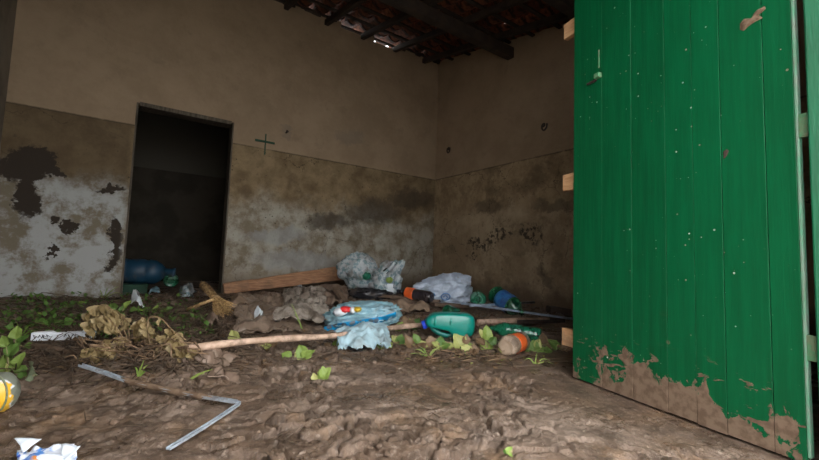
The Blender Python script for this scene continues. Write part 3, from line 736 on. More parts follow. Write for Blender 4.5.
# ------------------------------------------------------------------ things on the walls
p = onY(265, 145, YB-0.004); s = mpp(p)
cr_ = thing('wall_cross', p, 'small thin green cross fixed on the wall beside the doorway', 'cross')
MB().box((p.x-0.006, YB-0.022, p.z-10*s), (p.x+0.006, YB-0.009, p.z+11*s)).build('upright', simple('cross_green', (0.01, 0.06, 0.025), None, 20, 0.6), cr_, False, bevel=0.002)
MB().box((p.x-10*s, YB-0.026, p.z+2*s), (p.x+9*s, YB-0.014, p.z+4*s)).build('crossbar', bpy.data.materials['cross_green'], cr_, False, bevel=0.002)
for px, py, lab in ((450, 151, 'dark iron hook on the right wall close to the room corner'), (546, 128, 'dark iron hook on the right wall closer to the green door')):
    p = onX(px, py, XR); h = thing('wall_hook', p, lab, 'hook', 'iron hooks on the right wall')
    MB().tube(spline([p+Vector((0.01, 0.034, 0.045)), p+Vector((-0.02, 0.034, 0.038)), p+Vector((-0.03, 0.030, -0.005)), p+Vector((-0.035, 0.0, -0.032)), p+Vector((-0.035, -0.030, -0.008)), p+Vector((-0.035, -0.038, 0.035))], 6), 0.010, 8).build('hook_rod', M['dark_timber'], h)
    MB().lathe([(0, 0.0), (0, 0.028), (0.006, 0.024), (0.008, 0)], 12, frame(p+Vector((0.002, 0.034, 0.042)), (-1, 0, 0))).build('rosette', M['dark_timber'], h)
p = onY(286, 133, YB)
ns = thing('wall_peg', p, 'rusty nail stub in a dark smudge right of the green cross', 'nail')
MB().tube([p+Vector((0, 0.01, 0)), p+Vector((0, -0.05, 0.008))], [0.009, 0.007], 8).build('shank', M['dark_timber'], ns)
MB().lathe([(0, 0), (0, 0.016), (0.005, 0.014), (0.006, 0)], 12, frame(p+Vector((0, -0.048, 0.008)), (0, -1, 0.1))).build('head', M['dark_timber'], ns)

# ------------------------------------------------------------------ timber and poles
# thick plank leaning along the back wall
A = G(223, 296); A = onY(223, 294, YB-0.07); B = onY(341, 273, YB-0.16)
A.z = max(A.z, gz(A.x, A.y)+0.05)
bw = MB(); n_ = 14; dirb = (B-A).normalized(); rr = dirb.cross(UP).normalized(); uu = rr.cross(dirb)
for i_ in range(n_+1):
    t = i_/n_; hh = 0.055+0.030*t+0.006*noise.noise(Vector((t*6, 0, 0))); ww = 0.03
    c_ = A+(B-A)*t+uu*0.008*noise.noise(Vector((t*5, 3, 0)))
    bw.v += [tuple(c_-rr*ww-uu*hh), tuple(c_+rr*ww-uu*hh), tuple(c_+rr*ww+uu*hh), tuple(c_-rr*ww+uu*hh)]
for i_ in range(n_):
    for k_ in range(4): bw.f.append((i_*4+k_, i_*4+(k_+1) % 4, i_*4+4+(k_+1) % 4, i_*4+4+k_))
bw.f += [(3, 2, 1, 0), tuple(n_*4+k_ for k_ in range(4))]
tag(bw.build('wooden_plank', M['beam'], None, False, origin=A, bevel=0.006), 'long orange brown wooden plank leaning against the back wall base', 'plank')
# broken plank pieces under the clear bags
for (p0, p1, lab, wd, hh, mt, l0, l1) in (
    ((318, 286), (352, 281), 'short broken plank end under the left clear bag', 0.07, 0.03, 'beam', 0.10, 0.14),
    ((352, 296), (440, 304), 'dark muddy board lying under the clear plastic bags', 0.11, 0.03, 'muddy_wood', 0.03, 0.03),
    ((432, 308), (528, 312), 'dark muddy board under the printed white sack', 0.10, 0.03, 'muddy_wood', 0.035, 0.035),
    ((478, 323), (548, 323), 'round tan pole lying behind the green bottles', 0.0, 0.026, 'stick', 0.03, 0.03)):
    a = G(*p0, l0); b_ = G(*p1, l1)
    m_ = MB()
    if wd: m_.beam(a, b_, wd, hh); o = m_.build('broken_board', M[mt], None, False, origin=(a+b_)/2, bevel=0.005)
    else: m_.tube([a, (a+b_)/2+UP*0.004, b_], [hh, hh*0.95, hh*0.9], 12); o = m_.build('wooden_pole', M[mt], None, origin=(a+b_)/2)
    tag(o, lab, 'board' if wd else 'pole')
# long pale broom stick across the heap
def sit(px, py, lift):       # point seen at (px, py) that stands about lift metres above the mud
    d = ray(px, py); t = 0.3
    while t < 9:
        p = CAM+d*t
        if p.z < gb(p.x, p.y)+lift: break
        t += 0.01
    return CAM+d*t
a = sit(186, 349, 0.06); b_ = sit(425, 325.5, 0.05); pts = []
for i_ in range(15):
    t = i_/14; q = a+(b_-a)*t; q.z += 0.008*math.sin(9*t); pts.append(q)
tag(MB().tube(pts, [0.017+0.002*math.sin(i_*1.7) for i_ in range(15)], 10).build('long_stick', M['stick'], origin=a), 'long pale stick lying across the rubbish in front of the blue bag', 'stick')
# dark branch under the foam strip
a = sit(26, 346, 0.02); b_ = sit(92, 355, 0.02)
tag(MB().tube(spline([a, (a*2+b_)/3+UP*0.008, (a+b_*2)/3, b_], 4), 0.016, 9).build('branch', M['muddy_wood'], origin=a), 'thick dark branch lying just below the white foam strip', 'branch')
# blue grey rods at the right
for p0, p1, l0, l1, lab in (((461, 311), (573, 324), 0.075, 0.05, 'long thin blue grey rod running to the green door'), ((470, 313), (534, 308), 0.07, 0.09, 'short thin blue grey rod crossing behind the long rod')):
    a = G(*p0, l0); b_ = G(*p1, l1)
    tag(MB().tube([a, (a+b_)/2, b_], 0.011, 8).build('thin_rod', M['rod'], origin=(a+b_)/2), lab, 'rod')
# bent metal strip: U channel in two arms
mpts = [sit(80, 366, 0.055), sit(105, 374, 0.045), sit(135, 384, 0.035), sit(190, 395.5, 0.03), sit(236, 403, 0.028)]
arm2 = [sit(236, 403, 0.028), sit(237, 406, 0.026), sit(204, 428, 0.022), sit(168, 450, 0.02)]
def channel(pts, w_, h_):
    b = MB(); pr = [(-w_, 0), (w_, 0), (w_, h_), (w_*0.8, h_), (w_*0.8, h_*0.3), (-w_*0.8, h_*0.3), (-w_*0.8, h_), (-w_, h_)]
    m = len(pr)
    for i_, p in enumerate(pts):
        t = (pts[min(i_+1, len(pts)-1)]-pts[max(i_-1, 0)]).normalized(); r_ = t.cross(UP).normalized(); u = r_.cross(t)
        b.v += [tuple(p+r_*x_+u*z_) for x_, z_ in pr]
    for i_ in range(len(pts)-1):
        for k_ in range(m): b.f.append((i_*m+k_, i_*m+(k_+1) % m, (i_+1)*m+(k_+1) % m, (i_+1)*m+k_))
    b.f += [tuple(range(m))[::-1], tuple((len(pts)-1)*m+k_ for k_ in range(m))]; return b
ms = thing('metal_strip', mpts[-1], 'bent grey metal strip lying on the mud in the left foreground', 'metal strip')
channel(spline(mpts, 5), 0.009, 0.009).build('long_arm', M['metal_strip'], ms, False)
cr_pts = spline(mpts, 5)[8:18]
MB().tube([p+UP*0.004 for p in cr_pts], [0.006]+[0.011+0.002*math.sin(3*i_) for i_ in range(8)]+[0.005], 8).build('mud_crust', M['dry_mud'], ms)
channel(spline(arm2, 5), 0.007, 0.007).build('short_arm', M['metal_strip'], ms, False)

# ------------------------------------------------------------------ bottles
def bottle(name, A, B, R, mat, label, prof, cap=None, lab=None, ribs=0, petal=False, crush=0.0, group='plastic bottles in the rubbish'):
    """A base centre, B mouth; prof: list of (t, r/R)"""
    A = Vector(A); B = Vector(B); L = (B-A).length; t = thing(name, (A+B)/2-UP*R, label, 'bottle', group)
    Mx = frame(A, B-A)
    def wob(tt, a):
        w_ = 1.0
        if crush: w_ -= crush*max(0, math.cos(a*1+1.1))*math.sin(PI*min(1, max(0, tt/L)))**2+crush*0.25*math.sin(3*a+tt*20)
        if petal and tt < 0.1*L: w_ += 0.13*math.cos(5*a)*(1-tt/(0.1*L))
        return w_
    pr = []
    for (t0, r0), (t1, r1) in zip(prof[:-1], prof[1:]):
        k_ = max(1, int((t1-t0)*40))
        pr += [(L*(t0+(t1-t0)*q/k_), R*(r0+(r1-r0)*q/k_)) for q in range(k_)]
    pr.append((L*prof[-1][0], R*prof[-1][1]))
    if ribs: pr = [(z_, r_*(1-0.045*(0.5+0.5*math.cos(z_/L*PI*2*ribs))) if 0.12 < z_/L < 0.62 else r_) for z_, r_ in pr]
    body = MB().lathe(pr, 24, Mx, wob).build('body', mat, t)
    if cap: MB().lathe([(L*0.955, 0.0), (L*0.955, R*0.30), (L*1.02, R*0.30), (L*1.03, R*0.26), (L*1.03, 0)], 16, Mx).build('cap', cap, t)
    if lab:
        l0, l1, lm = lab
        ring = [(L*(l0+(l1-l0)*q/8), R*1.015*(1 if not ribs else 1-0.03*(0.5+0.5*math.cos(q*PI)))) for q in range(9)]
        n = 24; b = MB(); vs = []
        for z_, r_ in ring:
            for k_ in range(n):
                a = 2*PI*k_/n; rr_ = r_*wob(z_, a); vs.append(Mx @ Vector((rr_*math.cos(a), rr_*math.sin(a), z_)))
        b.add(vs, [(i_*n+k_, i_*n+(k_+1) % n, (i_+1)*n+(k_+1) % n, (i_+1)*n+k_) for i_ in range(8) for k_ in range(n)])
        b.build('label_sleeve', lm, t, solid=0.0008)
    return t
PET = [(0.0, 0.0), (0.02, 0.45), (0.0, 0.62), (0.015, 0.84), (0.07, 1.0), (0.30, 1.0), (0.34, 0.97), (0.60, 0.97), (0.64, 1.0), (0.72, 0.96), (0.80, 0.74), (0.87, 0.45), (0.91, 0.29), (0.925, 0.33), (0.94, 0.27), (1.0, 0.27)]
CUT = [(0.0, 0.0), (-0.0, 0.28), (0.03, 0.30), (0.035, 0.62), (0.0, 0.72), (0.012, 0.9), (0.07, 1.0), (0.30, 1.0), (0.34, 0.95), (0.60, 0.95), (0.64, 1.0), (0.74, 0.92), (0.84, 0.6), (0.91, 0.29), (0.93, 0.33), (0.94, 0.27), (1.0, 0.27)]
# lying right of the jug
g0 = G(541, 343); g1_ = G(489, 338); R = 0.052
bottle('plastic_bottle', g0+UP*R, g1_+UP*(R+0.008), R, M['green_pet2'], 'transparent green bottle lying on its side behind the muddy bottle', PET, ribs=5, crush=0.06)
# muddy one with orange label, base to the viewer
g0 = G(506, 357); R = 0.060; a = g0+UP*R*0.95; dr = (RH*0.75+FH*0.95).normalized()
bottle('plastic_bottle', a, a+dr*0.31+UP*0.0, R, M['clear_pet'], 'mud caked clear bottle with an orange label, base towards the viewer', PET, M['cap_black'], (0.26, 0.56, M['orange']), petal=True, crush=0.08)
# green one, base to the viewer, beside the sack
g0 = G(477.5, 307); R = 0.5*16*mpp(g0); a = g0+UP*(R*1.1)-FH*0.04
bottle('plastic_bottle', a, a+(FH*1+RH*0.12).normalized()*0.30, R, M['green_pet2'], 'dark green bottle beside the white sack, round base facing the viewer', CUT)
# green one with blue sleeve
g0 = G(494, 306); g1_ = G(521, 318); R = 0.5*18.5*mpp(g0)
bottle('plastic_bottle', g0+UP*(R+0.03), g1_+UP*(0.05)-FH*0.05, R, M['green_pet'], 'green bottle with a ribbed blue label below the mouldy wall', PET, None, (0.25, 0.66, M['blue_label']), ribs=6)
# dark one with orange label left of the sack
g0 = G(432, 306); g1_ = G(398, 301); R = 0.5*12*mpp(g0)
bottle('plastic_bottle', g0+UP*(R+0.03), g1_+UP*(R+0.03), R, M['dark_pet'], 'dark bottle with an orange label touching the left end of the sack', PET, M['cap_black'], (0.50, 0.74, M['orange']))
# bit of green plastic behind the jug
g0 = G(446, 318); g1_ = G(462, 320)
bottle('plastic_bottle', g0+UP*0.05, g1_+UP*0.05+FH*0.2, 0.045, M['green_pet'], 'half hidden green bottle just behind the teal jug', PET, None, crush=0.15)

# ---- teal jug with handle hole and blue cap
g0 = G(424, 341); s = mpp(G(450, 342)); base = G(449, 343)
jug = thing('plastic_jug', base, 'teal plastic jug with a blue screw cap lying on its side', 'jug')
out = [(424.5, 325.5), (426, 322), (431, 317.8), (437, 316.6), (452, 316.2), (466, 316.6), (473, 318), (475.5, 321), (475.8, 330), (475, 336.5), (471, 339.5), (463, 341), (454, 341.2), (451.5, 338), (450, 334.6), (444, 333.2), (437, 332.4), (431, 331.6), (427, 330.2), (425, 328.5)]
ctr = Vector((450, 329, 0)); Dj = 0.145
def jp(px, py, d): return base+RH*((px-449)*s)+UP*((342.5-py)*s)+FH*d
def extr(outline, d0, d1, inset=2.2):
    b = MB(); n = len(outline); rings = []
    cx_ = sum(p[0] for p in outline)/n; cy_ = sum(p[1] for p in outline)/n
    for dd, k_ in ((d0, 0.80), (d0+0.010, 0.93), (d0+0.030, 1.0), (d1-0.030, 1.0), (d1-0.010, 0.93), (d1, 0.80)):
        rings.append([jp(cx_+(px-cx_)*k_, cy_+(py-cy_)*k_, dd) for px, py in outline])
    for r_ in rings: b.v += [tuple(p) for p in r_]
    m = len(rings)
    b.f += [(i_*n+k_, i_*n+(k_+1) % n, (i_+1)*n+(k_+1) % n, (i_+1)*n+k_) for i_ in range(m-1) for k_ in range(n)]
    b.f += [tuple(range(n))[::-1], tuple((m-1)*n+k_ for k_ in range(n))]; return b
jb = extr(out, 0.0, Dj).build('body', M['teal'], jug)
jb.modifiers.new('sub', 'SUBSURF').render_levels = 1
hp = [jp(430, 329, Dj/2), jp(434, 334, Dj/2), jp(440, 337.5, Dj/2), jp(448, 339.5, Dj/2), jp(456, 338, Dj/2)]
MB().tube(spline(hp, 5), 0.017, 10).build('handle', M['teal'], jug)
nk = jp(427.5, 328.8, Dj/2); nd = (-RH*0.95-UP*0.30).normalized()
jn = MB().lathe([(-0.02, 0.0), (-0.02, 0.026), (0.012, 0.024), (0.014, 0)], 18, frame(nk, nd)).build('neck', M['teal'], jug)
cp = MB().lathe([(0.0, 0.0), (0.0, 0.029), (0.024, 0.029), (0.028, 0.025), (0.028, 0.0)], 22, frame(nk+nd*0.008, nd), lambda t_, a_: 1+0.03*(int(a_*22/(2*PI)) % 2)).build('cap', M['cap_blue'], jn)
for (x0, x1) in ((434, 437.5), (449.5, 452)):
    rib = MB(); rib.tube([jp(x0+1, 319, 0.012), jp(x0+0.5, 324, 0.004), jp(x0, 329, 0.006)], [0.006, 0.008, 0.005], 8); rib.build('moulded_rib', M['teal'], jb)

# ---- printed white sack
g0 = G(444, 305); s = mpp(g0)
sack = thing('plastic_sack', g0, 'bulging white plastic sack with a blue emblem against the right wall side', 'sack')
def sk(p):
    x_ = p.x; h = 0.66+0.50*max(-1, min(1, x_)) ; return Vector((x_, p.y*(0.75+0.25*h), p.z*(0.42+0.62*h) + 0.30*max(0, x_-0.45)))
blob('body', g0+UP*15*s+FH*0.16, (RH, FH, UP), (30*s, 0.19, 18.5*s), M['sack'], sack, 0.36, 1.3, 5, 3, sk, floor_z=g0.z-0.01)
def on_blob(px, py, o, off=0.004):
    dg = bpy.context.evaluated_depsgraph_get(); mi = Matrix.Translation(-(o.location+(o.parent.location if o.parent else Vector())))
    d = ray(px, py).normalized(); hit, loc, nrm, _ = o.evaluated_get(dg).ray_cast(mi @ CAM, d)
    return (mi.inverted() @ loc - d*off) if hit else None
bpy.context.view_layer.update()
sbody = sack.children[0]
for pts in ([(441, 296), (443, 294), (446, 293.5), (449, 294.5), (450, 297), (448, 299.5), (444.5, 300), (442, 298.5), (441, 296)], [(443.5, 297), (445.5, 295.5), (447.5, 297.5), (446, 299)], [(430, 295), (433, 293), (435, 295.5), (432, 298)]):
    q = [on_blob(a_, b__, sbody) for a_, b__ in pts]; q = [v for v in q if v]
    if len(q) > 2: MB().tube(spline(q, 3), 0.005, 6).build('emblem', M['print_blue'], sbody)

# ---- clear bags in the corner heap
g0 = G(357, 292); s = mpp(g0)
bag = thing('plastic_bag', g0, 'knotted clear plastic bag full of rubbish at the end of the plank', 'bag')
blob('film', g0+UP*18*s+FH*0.12, (RH, FH, UP), (20*s, 0.19, 18.5*s), M['film'], bag, 0.45, 1.2, 5, 8, soft=True)
blob('contents', g0+UP*15*s+FH*0.12, (RH, FH, UP), (14*s, 0.13, 12*s), simple('bag_contents', (0.14, 0.13, 0.11), (0.30, 0.32, 0.30), 14, 0.7, dirt=0.5), bag, 0.4, 1.8, 3, 2)
blob('green_scrap', g0+UP*15.5*s+RH*9*s-FH*0.02, (RH, FH, UP), (4.5*s, 0.05, 4*s), M['green_pet2'], bag, 0.4, 1.5, 3, 5)
g0 = G(388, 298); s = mpp(g0)
bag = thing('plastic_bag', g0, 'tattered clear plastic bag with a lime green scrap beside the knotted bag', 'bag')
def tall(p): return Vector((p.x*(0.8+0.3*p.z)+0.25*p.z*p.z, p.y, p.z+0.25*max(0, p.x)*max(0, p.z)))
blob('film', g0+UP*16*s+FH*0.10-RH*3*s, (RH, FH, UP), (17*s, 0.16, 19*s), M['film'], bag, 0.8, 1.4, 5, 21, tall, soft=True)
blob('contents', g0+UP*9*s+FH*0.1-RH*6*s, (RH, FH, UP), (14*s, 0.11, 8*s), M['film_white'], bag, 0.5, 1.7, 4, 6)
blob('dark_contents', g0+UP*24*s+FH*0.06, (RH, FH, UP), (7*s, 0.06, 6*s), M['dark_pet'], bag, 0.4, 1.7, 3, 6)
blob('lime_scrap', g0+UP*18*s+RH*1*s-FH*0.07, (RH, FH, UP), (3.6*s, 0.035, 3*s), M['leaf_fresh'], bag, 0.3, 1.3, 3, 9)
c0 = g0-FH*0.06
sheet('torn_flap', [c0-RH*6*s+UP*1*s, c0+RH*6*s+UP*1*s, c0+RH*4*s+UP*18*s+FH*0.04, c0-RH*3*s+UP*18*s+FH*0.04], M['film_white'], bag, (20, 24), 0.035, 16, 3, hug=False, ragged=0.18)

# ---- pale blue bag with printed strap, wrapper on top, torn film hanging in front
g0 = G(360, 333); s = mpp(g0)
bb = thing('blue_bag', g0, 'crumpled pale blue plastic bag with a printed blue band behind the long stick', 'bag')
def lean(p): return Vector((math.copysign(abs(p.x)**0.75, p.x), p.y, math.copysign(abs(p.z)**0.85, p.z)*0.95+0.22*p.x))
body = blob('body', g0+UP*15*s+FH*0.14, (RH, FH, UP), (38*s, 0.17, 14*s), M['film_blue'], bb, 0.42, 2.3, 5, 14, lean, floor_z=g0.z)
bpy.context.view_layer.update()
stp = []
for q in range(41):
    t = q/40; px = 324+72*t; py = 329.5-7.5*t-8.5*t*t+1.5*math.sin(PI*t); row = []
    for dy in (-5.5*(0.35+0.65*math.sin(PI*min(1, t*1.1+0.1))), -1, 3.2):
        h_ = None
        for k_ in range(12):
            h_ = on_blob(px, py+dy-k_*0.8, body, 0.0)
            if h_ is not None: break
        row.append(at(px, py+dy, depth(h_)-0.014) if h_ is not None else None)
    stp.append(row)
good = [r_ for r_ in stp if all(v is not None for v in r_)]
for k_ in range(3):          # relax the depth so that the band lies as one ribbon
    for _ in range(3):
        dd = [depth(r_[k_]) for r_ in good]
        for i_, r_ in enumerate(good):
            lo, hi = max(0, i_-2), min(len(good), i_+3); m_ = min(dd[i_], sum(dd[lo:hi])/(hi-lo)); v = r_[k_]-CAM; r_[k_] = CAM+v*(m_/dd[i_])
b = MB()
for r_ in good: b.v += [tuple(v) for v in r_]
b.f = [(i_*3+k_, i_*3+k_+1, i_*3+4+k_, i_*3+3+k_) for i_ in range(len(good)-1) for k_ in range(2)]
if len(good) > 3: b.build('printed_band', M['strap'], body, True, solid=0.004)
c0 = G(366, 345)
sheet('torn_film', [G(338, 356, 0.005), G(390, 354, 0.005), G(394, 336, 0.05), G(332, 340, 0.03)], M['film_white'] if False else plastic('torn_blue_film', (0.55, 0.74, 0.80), 0.9, 0.35, 0.45), bb, (56, 40), 0.05, 9, 3, hug=True, ragged=0.09, arch=0.06, lift=lambda s_, t_: 0.05*t_)
wr = thing('food_wrapper', at(352, 313, depth(g0)+0.1), 'crumpled red, yellow and white food wrapper on the pale blue bag', 'wrapper')
wd_ = on_blob(352, 316, body, 0.0); wd_ = depth(wd_) if wd_ is not None else depth(g0)
for px, py, rx, rz, mt in ((346, 309.5, 6, 3.2, 'red'), (340, 312, 7, 4, 'white'), (353, 310, 3.5, 3, 'white'), (357.5, 309.5, 4, 2.6, 'yellow')):
    blob('fold', at(px, py, wd_+0.02), (RH, FH, UP), (rx*s, 0.045, rz*s), M[mt], wr, 0.4, 1.5, 3, int(px))

# ---- mud soaked sheets between plank and stick
M['film_muddy2'] = simple('wet_muddy_tarp', (0.31, 0.225, 0.165), (0.20, 0.14, 0.10), 5, 0.35, spec=0.5, bump=0.35, dirt=0.5)
def quad(*pp, dz=0.01): return [G(x_, y_, dz) for x_, y_ in pp]
tag(sheet('muddy_tarp', quad((232, 338), (300, 336), (318, 300), (240, 298)), M['film_muddy2'], None, (70, 50), 0.06, 4.2, 1, ragged=0.07, arch=0.015, thick=0.004), 'brown mud soaked cloth spread below the leaning plank', 'cloth')
tag(sheet('muddy_plastic_sheet', quad((272, 332), (326, 330), (330, 297), (282, 298)), M['film_muddy'], None, (60, 48), 0.075, 5.0, 4, ragged=0.05, arch=0.04, clear=0.03), 'glossy mud smeared plastic sheet left of the pale blue bag', 'plastic sheet')
tag(sheet('muddy_tarp', quad((298, 312), (346, 309), (348, 292), (294, 293)), M['cloth_mud'], None, (50, 40), 0.07, 4.6, 9, ragged=0.06, arch=0.03, thick=0.005), 'brown crumpled cloth heaped under the right end of the plank', 'cloth')
tag(sheet('cardboard_piece', quad((378, 318), (412, 316), (414, 303), (384, 304)), M['card'], None, (24, 18), 0.03, 6, 2, ragged=0.08, arch=0.04, thick=0.005), 'tan cardboard scrap between the pale blue bag and the teal jug', 'cardboard')
tag(sheet('cardboard_piece', quad((190, 372), (214, 376), (240, 362), (206, 352)), M['cloth_mud'], None, (30, 24), 0.03, 5, 5, ragged=0.06, arch=0.02, thick=0.004), 'mud coated cardboard right of the withered plants', 'cardboard')
tag(sheet('cardboard_piece', quad((206, 384), (242, 384), (244, 371), (212, 370)), M['cloth_mud'], None, (30, 20), 0.022, 6, 6, ragged=0.08, arch=0.012, thick=0.004), 'small torn cardboard piece just above the metal strip bend', 'cardboard')
tag(sheet('plastic_scrap', quad((290, 302), (306, 301), (304, 294), (292, 295)), M['film_white'], None, (16, 12), 0.04, 14, 3, ragged=0.15, arch=0.08), 'small bluish white plastic scrap on the brown cloth under the plank', 'plastic scrap')

# ---- further debris of the heap
M['black_film'] = plastic('dark_plastic_film', (0.035, 0.035, 0.04), 0.95, 0.25, 0.5)
g0 = G(370, 299); s = mpp(g0)
db = thing('dark_bag', g0, 'dark muddy plastic bag squashed under the two clear bags', 'bag')
blob('film', g0+UP*4*s+FH*0.02, (RH, FH, UP), (22*s, 0.10, 6*s), M['black_film'], db, 0.5, 1.6, 4, 31)
for p0, p1, l0, l1, wd, hh, lab in (((334, 303), (349, 309), 0.13, 0.03, 0.05, 0.03, 'short muddy board sloping down between the plank end and the pale blue bag'),
                                    ((384, 305), (424, 309), 0.03, 0.03, 0.07, 0.025, 'short muddy board between the clear bags and the teal jug'),
                                    ((520, 326), (562, 322), 0.02, 0.02, 0.07, 0.03, 'dark board end at the right wall behind the long green bottle'),
                                    ((548, 313), (575, 316), 0.04, 0.04, 0.16, 0.07, 'dark wet timber block half hidden by the green door')):
    a = G(*p0, l0); b_ = G(*p1, l1)
    tag(MB().beam(a, b_, wd, hh).build('broken_board', M['muddy_wood'] if 'dark' not in lab else M['dark_timber'], None, False, origin=(a+b_)/2, bevel=0.005), lab, 'board')
for q, lab, mt in (((410, 316, 430, 315, 432, 308, 412, 308), 'crumpled brown cardboard behind the neck of the teal jug', 'card'), ((326, 304, 346, 303, 344, 295, 328, 296), 'muddy scrap of cloth between the plank and the pale blue bag', 'cloth_mud'),
                   ((228, 312, 252, 310, 250, 300, 232, 302), 'muddy cardboard flap right of the hand broom', 'card'), ((204, 330, 218, 330, 220, 318, 208, 318), 'twisted muddy cloth just below the hand broom', 'cloth_mud')):
    tag(sheet('cloth_scrap' if mt == 'cloth_mud' else 'cardboard_piece', quad(*zip(q[0::2], q[1::2])), M[mt], None, (24, 18), 0.04, 7, len(lab), ragged=0.08, arch=0.05, thick=0.005), lab, 'cloth' if mt == 'cloth_mud' else 'cardboard')
for q, lab in (((252, 322, 262, 321, 261, 315, 253, 316), 'tiny white plastic scrap on the mud soaked cloth'), ((338, 350, 352, 349, 350, 342, 336, 343), 'pale blue film scrap left of the hanging torn film'), ((148, 298, 160, 297, 160, 292, 150, 292), 'pale plastic scrap at the threshold of the dark doorway')):
    tag(sheet('plastic_scrap', quad(*zip(q[0::2], q[1::2])), M['film_white'] if 'white' in lab else M['film_blue'], None, (16, 12), 0.04, 14, len(lab), ragged=0.12, arch=0.04), lab, 'plastic scrap')
# ---- straw hand broom
tie = at(216, 298.5, 3.02); tip = at(203.5, 285, 3.10); fan = at(224, 314, 2.90)
br = thing('hand_broom', G(224, 317), 'small bound straw hand broom lying with its fan to the viewer', 'broom')
axis = (fan-tie).normalized(); side = RH*0.7+UP*0.7; side = (side-axis*side.dot(axis)).normalized(); oth = axis.cross(side)
b = MB(); random.seed(21)
for q in range(110):
    a_ = random.uniform(0, 2*PI); r_ = math.sqrt(random.random()); o1 = side*math.cos(a_)*r_; o2 = oth*math.sin(a_)*r_
    L = random.uniform(0.85, 1.1)
    b.tube([tip+(o1+o2)*0.030+(tip-tie)*random.uniform(-.1, .12), tie+(o1+o2)*0.024, tie+(fan-tie)*0.5*L+o1*0.062+o2*0.035, tie+(fan-tie)*1.0*L+o1*0.115+o2*0.05], [0.0035, 0.0035, 0.003, 0.002], 4)
tag(b.build('straw', M['straw'], br), kind='stuff')
MB().tube([tie+(side*math.cos(2*PI*q/16)+oth*math.sin(2*PI*q/16))*0.029 for q in range(17)], 0.004, 6).build('binding', M['stem_dry'], br)
a = at(187, 310, 2.92); b_ = at(214.5, 299, 2.95)
tag(MB().tube([a, (a+b_)/2+UP*0.003, b_], [0.014, 0.013, 0.012], 9).build('short_stick', M['straw'], origin=a), 'short straight tan stick propped against the hand broom', 'stick')

# ---- foam strip, left edge packet, printed paper
a = sit(30, 341.5, 0.03); b_ = sit(95, 339, 0.03); s = mpp((a+b_)/2); fd = (b_-a).normalized(); fd.z = 0; L = (b_-a).length; fs_ = fd.cross(UP)
fo = thing('foam_strip', a, 'white foam strip with dark marks lying on weeds at the left', 'foam strip')
z0 = a.z
o = MB().add([], [])
def fp(t, d, h): return a+(b_-a)*t-fs_*d+UP*h
b = MB(); prof = [(0.0, 0.042), (0.30, 0.045), (0.36, 0.036), (0.78, 0.040), (0.80, 0.055), (0.86, 0.055), (0.88, 0.040), (1.0, 0.034)]
for t, h in prof: b.v += [tuple(fp(t, 0, 0)), tuple(fp(t, 0, h)), tuple(fp(t, 0.04, h)), tuple(fp(t, 0.04, 0))]
for i_ in range(len(prof)-1):
    for k_ in range(4): b.f.append((i_*4+k_, i_*4+(k_+1) % 4, i_*4+4+(k_+1) % 4, i_*4+4+k_))
b.f += [(3, 2, 1, 0), tuple((len(prof)-1)*4+k_ for k_ in range(4))]
fstrip = b.build('strip', M['white'], fo, False, bevel=0.004)
random.seed(2)
for t in (0.07, 0.11, 0.16, 0.20, 0.26, 0.50, 0.62):
    sgn = random.choice((-1, 1)); p0 = fp(t, -0.001, 0.012+random.uniform(0, .006)); p1 = fp(t+0.03*sgn, -0.001, 0.030); p2 = fp(t+0.04, -0.001, 0.02)
    MB().tube([p0, p1, p2], [0.002, 0.0035, 0.001], 5).build('dark_mark', M['print_dark'], fstrip)

k = NT('snack_packet'); n1 = k.noise(16, 3, 0.5); n2 = k.noise(13, 2, 0.5, k.scaled((1, 1, 1.3)))
M['packet'] = k.set(k.mix(k.step(n2, 0.52, 0.55), k.mix(k.step(n1, 0.5, 0.53), (0.75, 0.42, 0.03), (0.66, 0.68, 0.70)), (0.16, 0.17, 0.13)), 0.35)
g0 = G(-1, 417); s = mpp(g0)
pk = thing('snack_packet', g0, 'round yellow and white printed packet cut off at the left edge', 'packet')
blob('body', g0+UP*18*s-RH*2*s, (RH, FH, UP), (15*s, 0.05, 20*s), M['packet'], pk, 0.10, 1.4, 4, 4, floor_z=g0.z)
rim = [g0+UP*18*s-RH*2*s-FH*0.022+RH*14.2*s*math.cos(2*PI*q/28)+UP*19*s*math.sin(2*PI*q/28) for q in range(29)]
MB().tube(rim, 0.003, 6).build('rim', M['leaf_grey'], pk)

k = NT('printed_paper'); n1 = k.noise(22, 4, 0.6, k.warp(0.05, 14)); n2 = k.noise(17, 3, 0.5)
inkm = k.math('MULTIPLY', k.step(n1, 0.47, 0.51), k.step(k.noise(6, 2), 0.36, 0.44))
ink = k.mix(k.step(n2, 0.56, 0.6), k.mix(k.step(n2, 0.4, 0.44), (0.05, 0.12, 0.55), (0.10, 0.30, 0.75)), (0.85, 0.30, 0.05))
M['paper'] = k.set(k.mix(inkm, (0.80, 0.84, 0.92), ink), 0.5)
c0 = G(46, 462)
pp = thing('printed_wrapper', c0, 'crumpled white wrapper with blue and orange print in the bottom left corner', 'wrapper')
P_ = [sit(18, 484, 0.012), sit(64, 488, 0.012), sit(80, 446, 0.03), sit(14, 446, 0.035)]
sheet('sheet', P_, M['paper'], pp, (40, 34), 0.026, 12, 11, ragged=0.03, thick=0.0012, clear=0.006, lift=lambda s_, t_: 0.01)
M['blank'] = simple('blank_paper', (0.80, 0.85, 0.90), (0.70, 0.76, 0.82), 10, 0.5)
